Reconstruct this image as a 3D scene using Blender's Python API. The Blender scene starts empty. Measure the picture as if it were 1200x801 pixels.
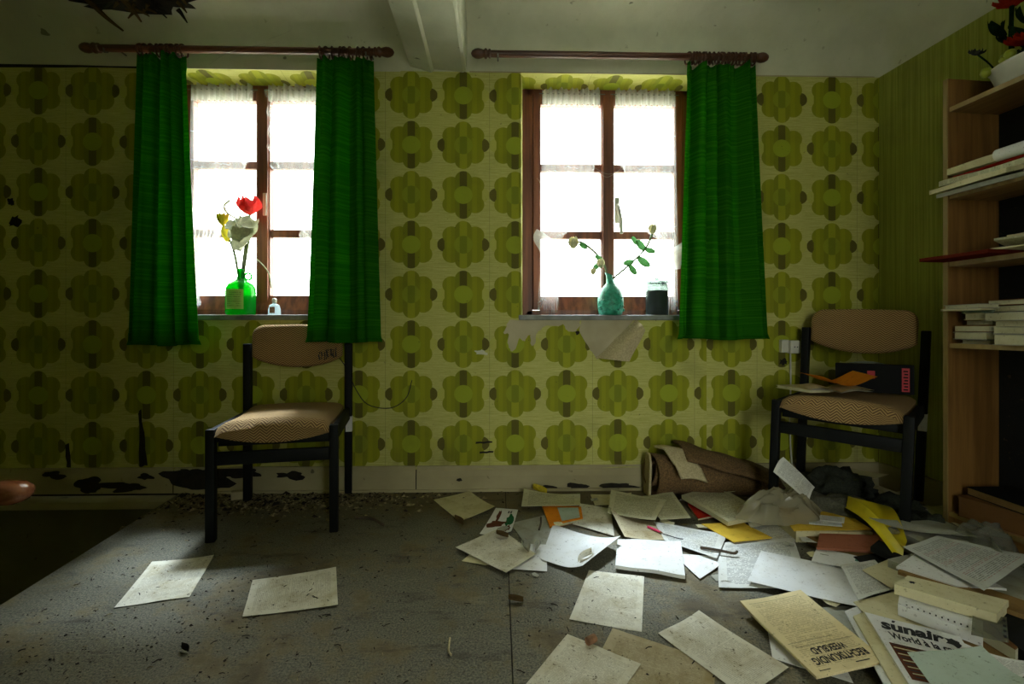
import bpy, bmesh, math, random
from mathutils import Vector, Matrix, noise as mnoise

# ------------------------------------------------------------------ camera, sky, sun, exposure
SC = bpy.context.scene
COL = SC.collection
camd = bpy.data.cameras.new('camera'); cam = bpy.data.objects.new('camera', camd); COL.objects.link(cam)
cam.location = (0, 0, .82); cam.rotation_euler = (math.radians(90), 0, math.radians(-1.5))
camd.sensor_width = 36; camd.lens = 575 / 1200 * 36; camd.shift_y = -15.5 / 1200; camd.clip_start = .02
SC.camera = cam
SC.view_settings.view_transform = 'Standard'; SC.view_settings.look = 'None'
SC.view_settings.exposure = 1.42; SC.view_settings.gamma = 1; SC.view_settings.use_curve_mapping = False
SKY_STRENGTH = 6.0
SUN_STRENGTH = 7.0
W = bpy.data.worlds.new('overcast_sky'); SC.world = W; W.use_nodes = True
W.node_tree.nodes['Background'].inputs[0].default_value = (.98, 1, .94, 1)
W.node_tree.nodes['Background'].inputs[1].default_value = SKY_STRENGTH
sd = bpy.data.lights.new('sun', 'SUN'); so = bpy.data.objects.new('sun', sd); COL.objects.link(so)
sd.energy = SUN_STRENGTH; sd.angle = math.radians(12); sd.color = (.74, .85, 1)
so.rotation_euler = Vector((.03, -math.cos(math.radians(60)), -math.sin(math.radians(60)))).to_track_quat('-Z', 'Y').to_euler()
def portal(x0, x1, z0, z1, y, face):
    l = bpy.data.lights.new('window_portal', 'AREA'); l.shape = 'RECTANGLE'; l.size = x1 - x0; l.size_y = z1 - z0
    l.cycles.is_portal = True
    o = bpy.data.objects.new('window_portal', l); COL.objects.link(o); o.location = ((x0 + x1) / 2, y, (z0 + z1) / 2)
    o.rotation_euler = (math.radians(90) * (-1 if face < 0 else 1), 0, 0)   # face<0: shines towards -Y
portal(-1.74, -.78, .89, 2.13, 2.77, -1)
portal(.11, 1.07, .89, 2.13, 2.77, -1)
REAR_FILL = (.3, 1.0, .12, 2.05)          # added unseen window for fill light, in the wall behind the camera
portal(*REAR_FILL, -1.66, 1)
SC.cycles.use_denoising = True
SC.cycles.max_bounces = 10; SC.cycles.diffuse_bounces = 7; SC.cycles.transparent_max_bounces = 24
SC.cycles.sample_clamp_indirect = 6

rnd = random.Random(7)
R = math.radians

# ------------------------------------------------------------------ node helpers
def newmat(name):
    m = bpy.data.materials.new(name); m.use_nodes = True
    nt = m.node_tree; nt.nodes.clear()
    out = nt.nodes.new('ShaderNodeOutputMaterial')
    return m, nt, out
class S:
    """a node socket with arithmetic"""
    def __init__(s, nt, v): s.nt = nt; s.v = v
    def m(s, op, *o, clamp=False):
        n = s.nt.nodes.new('ShaderNodeMath'); n.operation = op; n.use_clamp = clamp
        for i, a in enumerate((s,) + o):
            if isinstance(a, S): s.nt.links.new(a.v, n.inputs[i])
            else: n.inputs[i].default_value = a
        return S(s.nt, n.outputs[0])
    def __add__(s, o): return s.m('ADD', o)
    def __sub__(s, o): return s.m('SUBTRACT', o)
    def __mul__(s, o): return s.m('MULTIPLY', o)
    def __truediv__(s, o): return s.m('DIVIDE', o)
    def lt(s, o): return s.m('LESS_THAN', o)
    def gt(s, o): return s.m('GREATER_THAN', o)
    def abs(s): return s.m('ABSOLUTE')
    def max(s, o): return s.m('MAXIMUM', o)
    def min(s, o): return s.m('MINIMUM', o)
    def floor(s): return s.m('FLOOR')
    def mod(s, o): return s.m('FLOORED_MODULO', o)
    def sin(s): return s.m('SINE')
    def pow(s, o): return s.m('POWER', o)
    def step(s, a, b):
        n = s.nt.nodes.new('ShaderNodeMapRange'); n.interpolation_type = 'SMOOTHSTEP'
        s.nt.links.new(s.v, n.inputs[0]); n.inputs[1].default_value = a; n.inputs[2].default_value = b
        return S(s.nt, n.outputs[0])
def lin(c):
    f = lambda v: v / 12.92 if v <= .04045 else ((v + .055) / 1.055) ** 2.4
    return tuple(f(x / 255) for x in c) + (1,)
def mixc(nt, f, a, b, blend='MIX'):
    n = nt.nodes.new('ShaderNodeMix'); n.data_type = 'RGBA'; n.blend_type = blend
    for i, v in ((0, f), (6, a), (7, b)):
        if isinstance(v, S): nt.links.new(v.v, n.inputs[i])
        elif hasattr(v, 'is_output'): nt.links.new(v, n.inputs[i])
        else: n.inputs[i].default_value = v
    return n.outputs[2]
def coords(nt, kind='Object'):
    return nt.nodes.new('ShaderNodeTexCoord').outputs[kind]
def mapping(nt, vec, scale=(1, 1, 1), rot=(0, 0, 0), loc=(0, 0, 0)):
    n = nt.nodes.new('ShaderNodeMapping'); nt.links.new(vec, n.inputs[0])
    n.inputs['Location'].default_value = loc; n.inputs['Rotation'].default_value = rot; n.inputs['Scale'].default_value = scale
    return n.outputs[0]
def noise(nt, vec, scale=5, detail=3, rough=.55):
    n = nt.nodes.new('ShaderNodeTexNoise'); nt.links.new(vec, n.inputs['Vector'])
    n.inputs['Scale'].default_value = scale; n.inputs['Detail'].default_value = detail; n.inputs['Roughness'].default_value = rough
    return S(nt, n.outputs[0])
def sep(nt, vec):
    n = nt.nodes.new('ShaderNodeSeparateXYZ'); nt.links.new(vec, n.inputs[0])
    return [S(nt, n.outputs[i]) for i in range(3)]
def comb(nt, x, y, z=0):
    n = nt.nodes.new('ShaderNodeCombineXYZ')
    for i, v in enumerate((x, y, z)):
        if isinstance(v, S): nt.links.new(v.v, n.inputs[i])
        else: n.inputs[i].default_value = v
    return n.outputs[0]
def principled(nt, out, col, rough=.7, bump=None, bstr=.3, bdist=.01, **kw):
    p = nt.nodes.new('ShaderNodeBsdfPrincipled')
    if hasattr(col, 'is_output'): nt.links.new(col, p.inputs['Base Color'])
    else: p.inputs['Base Color'].default_value = col
    if isinstance(rough, S): nt.links.new(rough.v, p.inputs['Roughness'])
    else: p.inputs['Roughness'].default_value = rough
    for k, v in kw.items():
        p.inputs[k.replace('_', ' ')].default_value = v
    if bump is not None:
        b = nt.nodes.new('ShaderNodeBump'); b.inputs['Strength'].default_value = bstr; b.inputs['Distance'].default_value = bdist
        nt.links.new(bump.v, b.inputs['Height']); nt.links.new(b.outputs[0], p.inputs['Normal'])
    nt.links.new(p.outputs[0], out.inputs[0])
    return p
def simple(name, col, rough=.7, var=.25, scale=12, stretch=(1, 1, 1), bump=.15, dark=None, **kw):
    m, nt, out = newmat(name)
    v = mapping(nt, coords(nt), stretch)
    n = noise(nt, v, scale, 4)
    c = lin(col); d = lin(dark) if dark else tuple(x * (1 - var * 1.6) for x in c[:3]) + (1,)
    principled(nt, out, mixc(nt, n.step(.3, .7), d, c), rough, n, bump, .004, **kw)
    return m

# ------------------------------------------------------------------ materials
M = {}
PU, PV = .2635, .2527
def wallpaper():
    m, nt, out = newmat('wallpaper_flower_print')
    u, v, _ = sep(nt, coords(nt, 'UV'))
    uu = (u + .182) / PU + .5; vv = (v - 2.005) / PV + .5
    iu, iv = uu.floor(), vv.floor()
    par = (iu + iv).mod(2.0)                       # 0: dark bars, 1: side half discs
    x = (uu - iu - .5) * 240; y = (vv - iv - .5) * 240
    ax, ay = x.abs(), y.abs()
    def circ(dx, dy, r): return (dx * dx + dy * dy).lt(r * r)
    lobes = circ(ax - 55, ay - 46, 42)
    body = lobes.max(ax.lt(87) * ay.lt(46)).max(ax.lt(55) * ay.lt(80))
    petal = (ax.lt(39) * ay.lt(76)).max(circ(ax, ay - 76, 39))
    side = circ(ax - 88, ay, 33)
    disc = circ(x, y, 43)
    # colours
    fib = noise(nt, mapping(nt, coords(nt, 'UV'), (9, 330, 1)), 1, 4, .7)
    fib2 = noise(nt, mapping(nt, coords(nt, 'UV'), (60, 700, 1)), 1, 2)
    ground = mixc(nt, fib.step(.35, .65), lin((172, 170, 82)), lin((200, 196, 118)))
    ground = mixc(nt, fib2.step(.5, .75) * .35, ground, lin((132, 130, 52)))
    c_side = mixc(nt, par, lin((184, 182, 84)), lin((98, 92, 18)))
    col = mixc(nt, side, ground, c_side)
    st = (x + 97) / 20                               # vertical stripes in the body
    k = st.floor()
    tone = ((k * 12.9898).sin() * 43758.5453).mod(1.0) * .6 + .2
    g1 = mixc(nt, tone, lin((130, 134, 2)), lin((152, 154, 4)))
    col = mixc(nt, body, col, g1)
    g2 = mixc(nt, x.gt(0) * .5, lin((126, 130, 4)), lin((136, 140, 4)))
    stripe = mixc(nt, par, lin((92, 88, 8)), lin((154, 156, 16)))
    g2 = mixc(nt, ax.lt(17), g2, stripe)
    col = mixc(nt, petal, col, g2)
    dcol = mixc(nt, par, lin((150, 160, 26)), mixc(nt, ax.lt(17), lin((142, 150, 20)), lin((122, 130, 8))))
    col = mixc(nt, disc, col, dcol)
    # seams between paper strips, dirt and stains
    seam = ((u + .05) / (2 * PU)).mod(1.0)
    col = mixc(nt, seam.lt(.004) * .45, col, lin((70, 66, 30)))
    big = noise(nt, coords(nt, 'UV'), 2.3, 5, .6)
    col = mixc(nt, big.step(.5, .8) * .35, col, lin((86, 78, 34)), 'MULTIPLY')
    spk = noise(nt, coords(nt, 'UV'), 70, 2)
    col = mixc(nt, spk.step(.70, .76) * .6, col, lin((60, 52, 26)))
    low = (v * -1 + .42 + (big - .5) * .6).step(0, .4)
    st2 = noise(nt, mapping(nt, coords(nt, 'UV'), (9, 1.6, 1)), 1, 4)
    col = mixc(nt, low * st2.step(.45, .75) * .55, col, lin((74, 62, 28)))
    principled(nt, out, col, .8, fib, .25, .002)
    return m
M['wallpaper'] = wallpaper()
def striped():
    m, nt, out = newmat('wallpaper_plain_green')
    v = mapping(nt, coords(nt), (1, 90, 1.2))
    n = noise(nt, v, 1, 4, .7); b = noise(nt, coords(nt), 2, 4)
    c = mixc(nt, n.step(.35, .65), lin((134, 140, 48)), lin((162, 166, 70)))
    c = mixc(nt, b.step(.5, .8) * .4, c, lin((96, 92, 60)), 'MULTIPLY')
    principled(nt, out, c, .8, n, .3, .003); return m
M['green_paper'] = striped()
def plaster(name, c1, c2, dirt):
    m, nt, out = newmat(name)
    o = coords(nt)
    a = noise(nt, o, 1.6, 5, .6); f = noise(nt, o, 24, 5, .6); k = noise(nt, mapping(nt, o, (1, 2.4, 1)), 9, 2)
    c = mixc(nt, a.step(.3, .7), lin(c1), lin(c2))
    c = mixc(nt, f.step(.66, .72) * .5, c, lin(dirt))
    c = mixc(nt, k.step(.72, .75) * .7, c, lin((60, 56, 40)))
    principled(nt, out, c, .85, a + f * .25, .35, .02); return m
M['plaster'] = plaster('ceiling_plaster', (186, 186, 164), (214, 212, 192), (140, 136, 110))
M['old_plaster'] = plaster('bare_plaster', (150, 138, 106), (188, 178, 146), (96, 84, 58))
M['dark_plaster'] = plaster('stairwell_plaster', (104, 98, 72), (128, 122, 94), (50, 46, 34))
def floor_mat():
    m, nt, out = newmat('worn_linoleum')
    o = coords(nt)
    g = noise(nt, o, 170, 4, .85); a = noise(nt, o, 2.2, 6, .65); b = noise(nt, o, 9, 5, .7); s = noise(nt, mapping(nt, o, (1, 1.6, 1)), 55, 3)
    c = mixc(nt, g.step(.35, .65), lin((58, 58, 48)), lin((126, 122, 102)))
    c = mixc(nt, (a * .6 + b * .4).step(.48, .62) * .8, c, lin((128, 112, 72)))
    c = mixc(nt, b.step(.52, .72) * .65, c, lin((84, 78, 56)))
    px, py, pz = sep(nt, o)
    dust = ((py - 1.95) * 2.2 + (a - .5) * 2.6 + (b - .5) * 1.2).step(0, 1)
    c = mixc(nt, dust * .75, c, lin((98, 84, 52)))
    c = mixc(nt, a.step(.53, .66) * .7, c, lin((62, 56, 40)))
    e = noise(nt, mapping(nt, o, (1.2, 3.2, 1), (0, 0, .4)), 4, 6, .75)
    c = mixc(nt, e.step(.54, .66) * .55, c, lin((48, 46, 36)))
    c = mixc(nt, e.step(.42, .30) * .35, c, lin((150, 144, 118)))
    c = mixc(nt, s.step(.66, .72) * .75, c, lin((44, 38, 28)))
    principled(nt, out, c, (b * .3 + .45), g + b, .35, .004, Specular_IOR_Level=.25); return m
M['lino'] = floor_mat()
def wood(name, c1, c2, rough=.5, axis=2, scale=1.0):
    m, nt, out = newmat(name)
    sc = [30 * scale] * 3; sc[axis] = 1.6 * scale
    n = noise(nt, mapping(nt, coords(nt), tuple(sc)), 1, 5, .6)
    b = noise(nt, coords(nt), 3, 3)
    c = mixc(nt, n.step(.3, .7), lin(c1), lin(c2)); c = mixc(nt, b.step(.5, .8) * .4, c, lin(c1))
    principled(nt, out, c, rough, n, .15, .003); return m
M['frame_wood'] = wood('window_wood', (84, 40, 20), (136, 76, 44), .5, 2)
M['rod_wood'] = wood('rod_wood', (56, 27, 12), (92, 50, 26), .4, 0)
M['case_wood'] = wood('bookcase_veneer', (112, 78, 36), (150, 110, 58), .45, 2)
M['case_edge'] = wood('bookcase_edge', (140, 116, 66), (164, 140, 88), .5, 2)
M['shelf_wood'] = wood('shelf_veneer', (128, 96, 52), (168, 132, 80), .5, 1)
M['rail_wood'] = wood('varnished_rail', (120, 66, 40), (170, 110, 78), .2, 0)
M['skirting'] = plaster('skirting_paint', (150, 140, 104), (178, 168, 130), (84, 70, 40))
M['masonry'] = simple('dark_masonry', (44, 38, 26), .95, .4, 20)
M['black_wood'] = simple('black_stained_wood', (13, 16, 13), .6, .3, 18, (1, 1, .2), .08, Specular_IOR_Level=.2)
def tweed():
    m, nt, out = newmat('brown_herringbone_tweed')
    x, y, z = sep(nt, coords(nt, 'UV'))
    zig = ((x * 9).mod(1.0) - .5).abs() * 1.6
    w = ((y * 44 + zig * 2.2).mod(1.0) - .5).abs() * 2
    n = noise(nt, coords(nt, 'UV'), 300, 3); b = noise(nt, coords(nt), 9, 3)
    c = mixc(nt, (w + (n - .5) * .5).step(.35, .65), lin((98, 70, 36)), lin((168, 138, 88)))
    c = mixc(nt, b.step(.5, .8) * .3, c, lin((90, 70, 40)))
    principled(nt, out, c, .95, w, .3, .002); return m
M['tweed'] = tweed()
def cloth(name, c1, c2, trans, alpha=1.0, slub=True, vs=150):
    m, nt, out = newmat(name)
    uv = coords(nt, 'UV')
    n = noise(nt, mapping(nt, uv, (1.3, vs, 1)), 1, 2, .5)
    n2 = noise(nt, mapping(nt, uv, (1.5, vs * .6, 1)), 1, 2)
    c = mixc(nt, n.step(.42, .68), lin(c1), lin(c2))
    if slub: c = mixc(nt, n2.step(.62, .74) * .22, c, tuple(min(1, v * 2.4) for v in lin(c2)[:3]) + (1,))
    d = nt.nodes.new('ShaderNodeBsdfDiffuse'); t = nt.nodes.new('ShaderNodeBsdfTranslucent'); mx = nt.nodes.new('ShaderNodeMixShader')
    tc = mixc(nt, 1.0, c, (2.6, 2.3, 1.2, 1), 'MULTIPLY') if slub else c
    nt.links.new(c, d.inputs[0]); nt.links.new(tc, t.inputs[0])
    bp = nt.nodes.new('ShaderNodeBump'); bp.inputs['Strength'].default_value = .5; bp.inputs['Distance'].default_value = .003
    nt.links.new(n.v, bp.inputs['Height']); nt.links.new(bp.outputs[0], d.inputs['Normal'])
    mx.inputs[0].default_value = trans; nt.links.new(d.outputs[0], mx.inputs[1]); nt.links.new(t.outputs[0], mx.inputs[2])
    sh = mx.outputs[0]
    if alpha < 1:
        tr = nt.nodes.new('ShaderNodeBsdfTransparent'); m2 = nt.nodes.new('ShaderNodeMixShader')
        m2.inputs[0].default_value = alpha; nt.links.new(tr.outputs[0], m2.inputs[1]); nt.links.new(sh, m2.inputs[2]); sh = m2.outputs[0]
    nt.links.new(sh, out.inputs[0]); return m
M['green_curtain'] = cloth('green_woven_curtain', (34, 100, 14), (48, 120, 22), .30)
M['net'] = cloth('white_net', (226, 226, 222), (240, 240, 238), .45, .28, False, 60)
M['net_dense'] = cloth('white_net_dense', (220, 222, 214), (238, 240, 234), .45, .45, False, 60)
def glass_pane():
    m, nt, out = newmat('window_glass')
    t = nt.nodes.new('ShaderNodeBsdfTransparent'); g = nt.nodes.new('ShaderNodeBsdfGlossy'); g.inputs['Roughness'].default_value = .05
    t.inputs[0].default_value = (.95, .97, .96, 1)
    mx = nt.nodes.new('ShaderNodeMixShader'); mx.inputs[0].default_value = .05
    nt.links.new(t.outputs[0], mx.inputs[1]); nt.links.new(g.outputs[0], mx.inputs[2]); nt.links.new(mx.outputs[0], out.inputs[0]); return m
M['glass'] = glass_pane()
def tinted(name, col, alpha, rough=.12, trans=.5):
    m, nt, out = newmat(name)
    t = nt.nodes.new('ShaderNodeBsdfTransparent'); t.inputs[0].default_value = lin(col)
    p = nt.nodes.new('ShaderNodeBsdfPrincipled'); p.inputs['Base Color'].default_value = lin(col); p.inputs['Roughness'].default_value = rough
    tl = nt.nodes.new('ShaderNodeBsdfTranslucent'); tl.inputs[0].default_value = lin(col)
    a = nt.nodes.new('ShaderNodeMixShader'); a.inputs[0].default_value = trans
    nt.links.new(p.outputs[0], a.inputs[1]); nt.links.new(tl.outputs[0], a.inputs[2])
    mx = nt.nodes.new('ShaderNodeMixShader'); mx.inputs[0].default_value = alpha
    nt.links.new(t.outputs[0], mx.inputs[1]); nt.links.new(a.outputs[0], mx.inputs[2]); nt.links.new(mx.outputs[0], out.inputs[0]); return m
M['green_glass'] = tinted('green_bottle_glass', (24, 168, 52), .55)
M['clear_glass'] = tinted('clear_dusty_glass', (150, 160, 156), .22)
M['milk_glass'] = tinted('milky_glass', (214, 224, 224), .6)
M['plastic'] = tinted('dusty_plastic_film', (206, 200, 172), .42, .14, .35)
M['clear_plastic'] = tinted('clear_plastic_film', (200, 200, 184), .2, .1, .2)
M['teal'] = simple('teal_glazed_ceramic', (30, 120, 92), .45, .3, 60, bump=.5, dark=(60, 170, 140))
M['dark_wax'] = simple('dark_wax', (16, 30, 26), .3, .2)
M['white_plastic'] = simple('white_plastic', (206, 204, 188), .45, .1)
M['grey_metal'] = simple('grey_metal', (120, 120, 116), .4, .2, Metallic=.8)
def petal_mat(name, col, trans=.14):
    m, nt, out = newmat(name)
    n = noise(nt, mapping(nt, coords(nt), (1, 1, 1)), 60, 3)
    c = mixc(nt, n.step(.35, .7), tuple(v * .75 for v in lin(col)[:3]) + (1,), lin(col))
    d = nt.nodes.new('ShaderNodeBsdfDiffuse'); t = nt.nodes.new('ShaderNodeBsdfTranslucent'); mx = nt.nodes.new('ShaderNodeMixShader'); mx.inputs[0].default_value = trans
    nt.links.new(c, d.inputs[0]); nt.links.new(c, t.inputs[0]); nt.links.new(d.outputs[0], mx.inputs[1]); nt.links.new(t.outputs[0], mx.inputs[2]); nt.links.new(mx.outputs[0], out.inputs[0]); return m
for k, c in dict(red_petal=(246, 74, 70), yellow_petal=(222, 200, 60), cream_petal=(222, 224, 196), rose_petal=(232, 226, 180), leaf=(64, 110, 60), tree_leaf=(150, 190, 70),
                 dark_leaf=(28, 44, 24), brick_petal=(150, 40, 20), dry_leaf=(98, 80, 50)).items():
    M[k] = petal_mat(k, c, {'red_petal': .35, 'leaf': .3, 'tree_leaf': .5}.get(k, .14))
M['stem'] = simple('green_stem', (96, 110, 70), .7, .2)
M['bark'] = simple('bark', (88, 74, 58), .9, .4)
M['bounce_ground'] = simple('pale_bounce_ground', (196, 194, 176), .95, .1, 3)  # outdoor ground paled to bounce more daylight up into the room

def paper(name, base, lines=0, ink=(60, 58, 56), dirt=.5, red=False, trans=.12, m0=.1, specks=.5):
    m, nt, out = newmat(name)
    uv = coords(nt, 'UV'); u, v, _ = sep(nt, uv)
    ob = coords(nt)
    a = noise(nt, ob, 11, 5, .65); f = noise(nt, ob, 110, 3, .7); f2 = noise(nt, ob, 45, 4, .7)
    b = lin(base)
    c = mixc(nt, a.step(.4, .75) * dirt, b, tuple(x * y for x, y in zip(b[:3], (.62, .55, .38))) + (1,))
    if lines:
        ln = v * lines; idx = ln.floor(); inl = (ln - idx - .5).abs().lt(.24)
        w = noise(nt, comb(nt, u * 38, idx * 7.31), 1, 1)
        blk = noise(nt, comb(nt, u * 1.3, idx * .31 + 3.3), 1, 1).step(.36, .40)
        mar = u.gt(m0) * u.lt(1 - m0) * v.gt(.08) * v.lt(.93)
        inkc = lin(ink)
        if red:
            ic = mixc(nt, (idx.mod(9.0)).lt(2.5), inkc, lin((150, 60, 60)))
        else: ic = inkc
        c = mixc(nt, inl * w.gt(.44) * mar * blk * .5, c, ic)
    c = mixc(nt, f.step(.62, .70) * specks, c, lin((70, 60, 44)))
    c = mixc(nt, f2.step(.64, .70) * specks, c, lin((84, 72, 52)))
    d = nt.nodes.new('ShaderNodeBsdfDiffuse'); t = nt.nodes.new('ShaderNodeBsdfTranslucent'); mx = nt.nodes.new('ShaderNodeMixShader'); mx.inputs[0].default_value = trans
    nt.links.new(c, d.inputs[0]); nt.links.new(c, t.inputs[0]); nt.links.new(d.outputs[0], mx.inputs[1]); nt.links.new(t.outputs[0], mx.inputs[2]); nt.links.new(mx.outputs[0], out.inputs[0])
    M[name] = m; return m
paper('paper_white', (228, 228, 224), 0, dirt=.3)
paper('paper_typed', (214, 214, 206), 46, dirt=.4)
paper('paper_typed_red', (204, 206, 200), 40, dirt=.35, red=True)
paper('paper_dirty', (222, 218, 200), 64, ink=(160, 152, 128), dirt=.75, specks=.8)
paper('paper_brown', (186, 174, 142), 70, ink=(130, 116, 90), dirt=.9, specks=.9)
paper('paper_cream', (214, 206, 166), 0, dirt=.5)
paper('paper_book', (206, 202, 168), 44, dirt=.4)
paper('paper_green', (182, 196, 180), 0, dirt=.3)
paper('paper_grey', (166, 166, 152), 0, dirt=.6)
paper('paper_weekly', (218, 198, 142), 0, dirt=.5)
paper('paper_yellow', (222, 186, 70), 0, dirt=.4)
paper('paper_orange', (226, 138, 40), 0, dirt=.3)
paper('folder_red', (158, 100, 76), 0, dirt=.5, trans=0)
paper('card_brown', (140, 112, 70), 0, dirt=.5, trans=0)
paper('book_red', (168, 44, 30), 0, dirt=.3, trans=0)
paper('book_dark', (40, 40, 38), 0, dirt=.3, trans=0)
paper('book_brown', (120, 86, 52), 0, dirt=.4, trans=0)
paper('book_teal', (96, 140, 124), 0, dirt=.3, trans=0)
paper('photo_brown', (110, 70, 52), 0, dirt=.6, trans=0)
paper('photo_green', (52, 110, 70), 0, dirt=.6, trans=0)
M['ink'] = simple('black_ink', (28, 28, 28), .6, .1, bump=0)
M['yellow_plastic'] = simple('yellow_plastic', (226, 206, 40), .35, .08)
M['black_card'] = simple('black_card', (8, 9, 9), .6, .1, Specular_IOR_Level=.15)
M['red_ink'] = simple('red_ink', (190, 34, 50), .5, .1)
M['pink'] = simple('pink_plastic', (226, 70, 110), .4, .05)
M['cork'] = simple('cork', (150, 108, 76), .9, .3, 60)
def carpet_mat(name, c1, c2):
    m, nt, out = newmat(name); o = coords(nt); n = noise(nt, o, 140, 3, .8); b = noise(nt, o, 6, 4)
    c = mixc(nt, n.step(.3, .7), lin(c1), lin(c2)); c = mixc(nt, b.step(.5, .8) * .4, c, lin(c1))
    principled(nt, out, c, .95, n, .6, .004); return m
M['carpet'] = carpet_mat('brown_carpet', (74, 54, 30), (128, 100, 62))
M['carpet_back'] = carpet_mat('carpet_backing', (164, 150, 112), (200, 186, 146))
M['dark_cloth'] = carpet_mat('dark_cloth', (20, 24, 18), (52, 56, 40))
M['grey_cloth'] = carpet_mat('grey_cloth', (62, 62, 50), (96, 94, 76))
M['crumb'] = simple('plaster_crumbs', (164, 150, 112), .95, .5, 90)
M['dark_crumb'] = simple('dark_crumbs', (48, 38, 26), .95, .5, 90)
M['cobweb'] = simple('cobweb', (170, 168, 156), .9, .1)

# ------------------------------------------------------------------ geometry helpers
def link(name, me, parent=None, loc=None):
    o = bpy.data.objects.new(name, me); COL.objects.link(o)
    if parent: o.parent = parent
    if loc is not None: o.location = loc
    return o
def tag(o, label=None, cat=None, group=None, kind=None):
    if label: o['label'] = label
    if cat: o['category'] = cat
    if group: o['group'] = group
    if kind: o['kind'] = kind
    return o
def empty(name, loc=(0, 0, 0), rz=0, label=None, cat=None, group=None, kind=None):
    o = bpy.data.objects.new(name, None); COL.objects.link(o); o.location = loc; o.rotation_euler = (0, 0, rz); o.empty_display_size = .05
    return tag(o, label, cat, group, kind)
class MB:
    def __init__(s): s.v = []; s.f = []; s.uv = {}
    def quad(s, a, b, c, d, uv=None):
        i = len(s.v); s.v += [a, b, c, d]; s.f.append((i, i + 1, i + 2, i + 3))
        if uv: s.uv[len(s.f) - 1] = uv
        return s
    def box(s, x0, x1, y0, y1, z0, z1, bev=0.0):
        i = len(s.v)
        if bev <= 0:
            s.v += [(x, y, z) for z in (z0, z1) for y in (y0, y1) for x in (x0, x1)]
            s.f += [tuple(i + k for k in q) for q in ((0, 2, 3, 1), (4, 5, 7, 6), (0, 1, 5, 4), (2, 6, 7, 3), (0, 4, 6, 2), (1, 3, 7, 5))]
        else:
            bm = bmesh.new(); bmesh.ops.create_cube(bm, size=1)
            for q in bm.verts: q.co = Vector(((x0 + x1) / 2 + q.co.x * (x1 - x0), (y0 + y1) / 2 + q.co.y * (y1 - y0), (z0 + z1) / 2 + q.co.z * (z1 - z0)))
            bmesh.ops.bevel(bm, geom=bm.edges[:], offset=bev, segments=2, affect='EDGES', profile=.5)
            s.bm(bm)
        return s
    def bm(s, bm):
        i = len(s.v); bm.verts.index_update()
        s.v += [tuple(q.co) for q in bm.verts]; s.f += [tuple(i + q.index for q in f.verts) for f in bm.faces]; bm.free()
    def obox(s, mat, sx, sy, sz, bev=0.0):
        t = MB().box(-sx / 2, sx / 2, -sy / 2, sy / 2, -sz / 2, sz / 2, bev); i = len(s.v)
        s.v += [tuple(mat @ Vector(p)) for p in t.v]; s.f += [tuple(i + k for k in f) for f in t.f]; return s
    def tube(s, pts, r, n=8, cap=True):
        pts = [Vector(p) for p in pts]; m = len(pts)
        rr = r if isinstance(r, (list, tuple)) else [r] * m
        i0 = len(s.v); up = Vector((0, 0, 1))
        for k, p in enumerate(pts):
            d = (pts[min(k + 1, m - 1)] - pts[max(k - 1, 0)]).normalized()
            a = d.cross(up)
            if a.length < 1e-3: a = d.cross(Vector((1, 0, 0)))
            a.normalize(); b = d.cross(a)
            for j in range(n):
                t = 2 * math.pi * j / n
                s.v.append(tuple(p + (a * math.cos(t) + b * math.sin(t)) * rr[k]))
        for k in range(m - 1):
            for j in range(n):
                s.f.append((i0 + k * n + j, i0 + k * n + (j + 1) % n, i0 + (k + 1) * n + (j + 1) % n, i0 + (k + 1) * n + j))
        if cap:
            s.f.append(tuple(i0 + j for j in range(n))[::-1]); s.f.append(tuple(i0 + (m - 1) * n + j for j in range(n)))
        return s
    def lathe(s, prof, n=24, c=(0, 0, 0), axis='z', sx=1, sy=1):
        i0 = len(s.v); m = len(prof)
        for r, z in prof:
            for j in range(n):
                t = 2 * math.pi * j / n; a, b = r * math.cos(t) * sx, r * math.sin(t) * sy
                p = (c[0] + a, c[1] + b, c[2] + z) if axis == 'z' else (c[0] + z, c[1] + a, c[2] + b)
                s.v.append(p)
        for k in range(m - 1):
            for j in range(n):
                s.f.append((i0 + k * n + j, i0 + k * n + (j + 1) % n, i0 + (k + 1) * n + (j + 1) % n, i0 + (k + 1) * n + j))
        s.f.append(tuple(i0 + j for j in range(n))[::-1]); s.f.append(tuple(i0 + (m - 1) * n + j for j in range(n)))
        return s
    def grid(s, fn, nu, nv, close_u=False):
        i0 = len(s.v); uvs = []
        for j in range(nv + 1):
            for i in range(nu + 1):
                s.v.append(tuple(fn(i / nu, j / nv)))
        w = nu + 1
        for j in range(nv):
            for i in range(nu):
                s.f.append((i0 + j * w + i, i0 + j * w + i + 1, i0 + (j + 1) * w + i + 1, i0 + (j + 1) * w + i))
                s.uv[len(s.f) - 1] = [(i / nu, j / nv), ((i + 1) / nu, j / nv), ((i + 1) / nu, (j + 1) / nv), (i / nu, (j + 1) / nv)]
        return s
    def torus(s, c, rr, r, axis='x', n=14, m=6):
        pts = []
        for k in range(n + 1):
            t = 2 * math.pi * k / n; a, b = rr * math.cos(t), rr * math.sin(t)
            pts.append({'x': (c[0], c[1] + a, c[2] + b), 'y': (c[0] + a, c[1], c[2] + b), 'z': (c[0] + a, c[1] + b, c[2])}[axis])
        return s.tube(pts, r, m, False)
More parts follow.
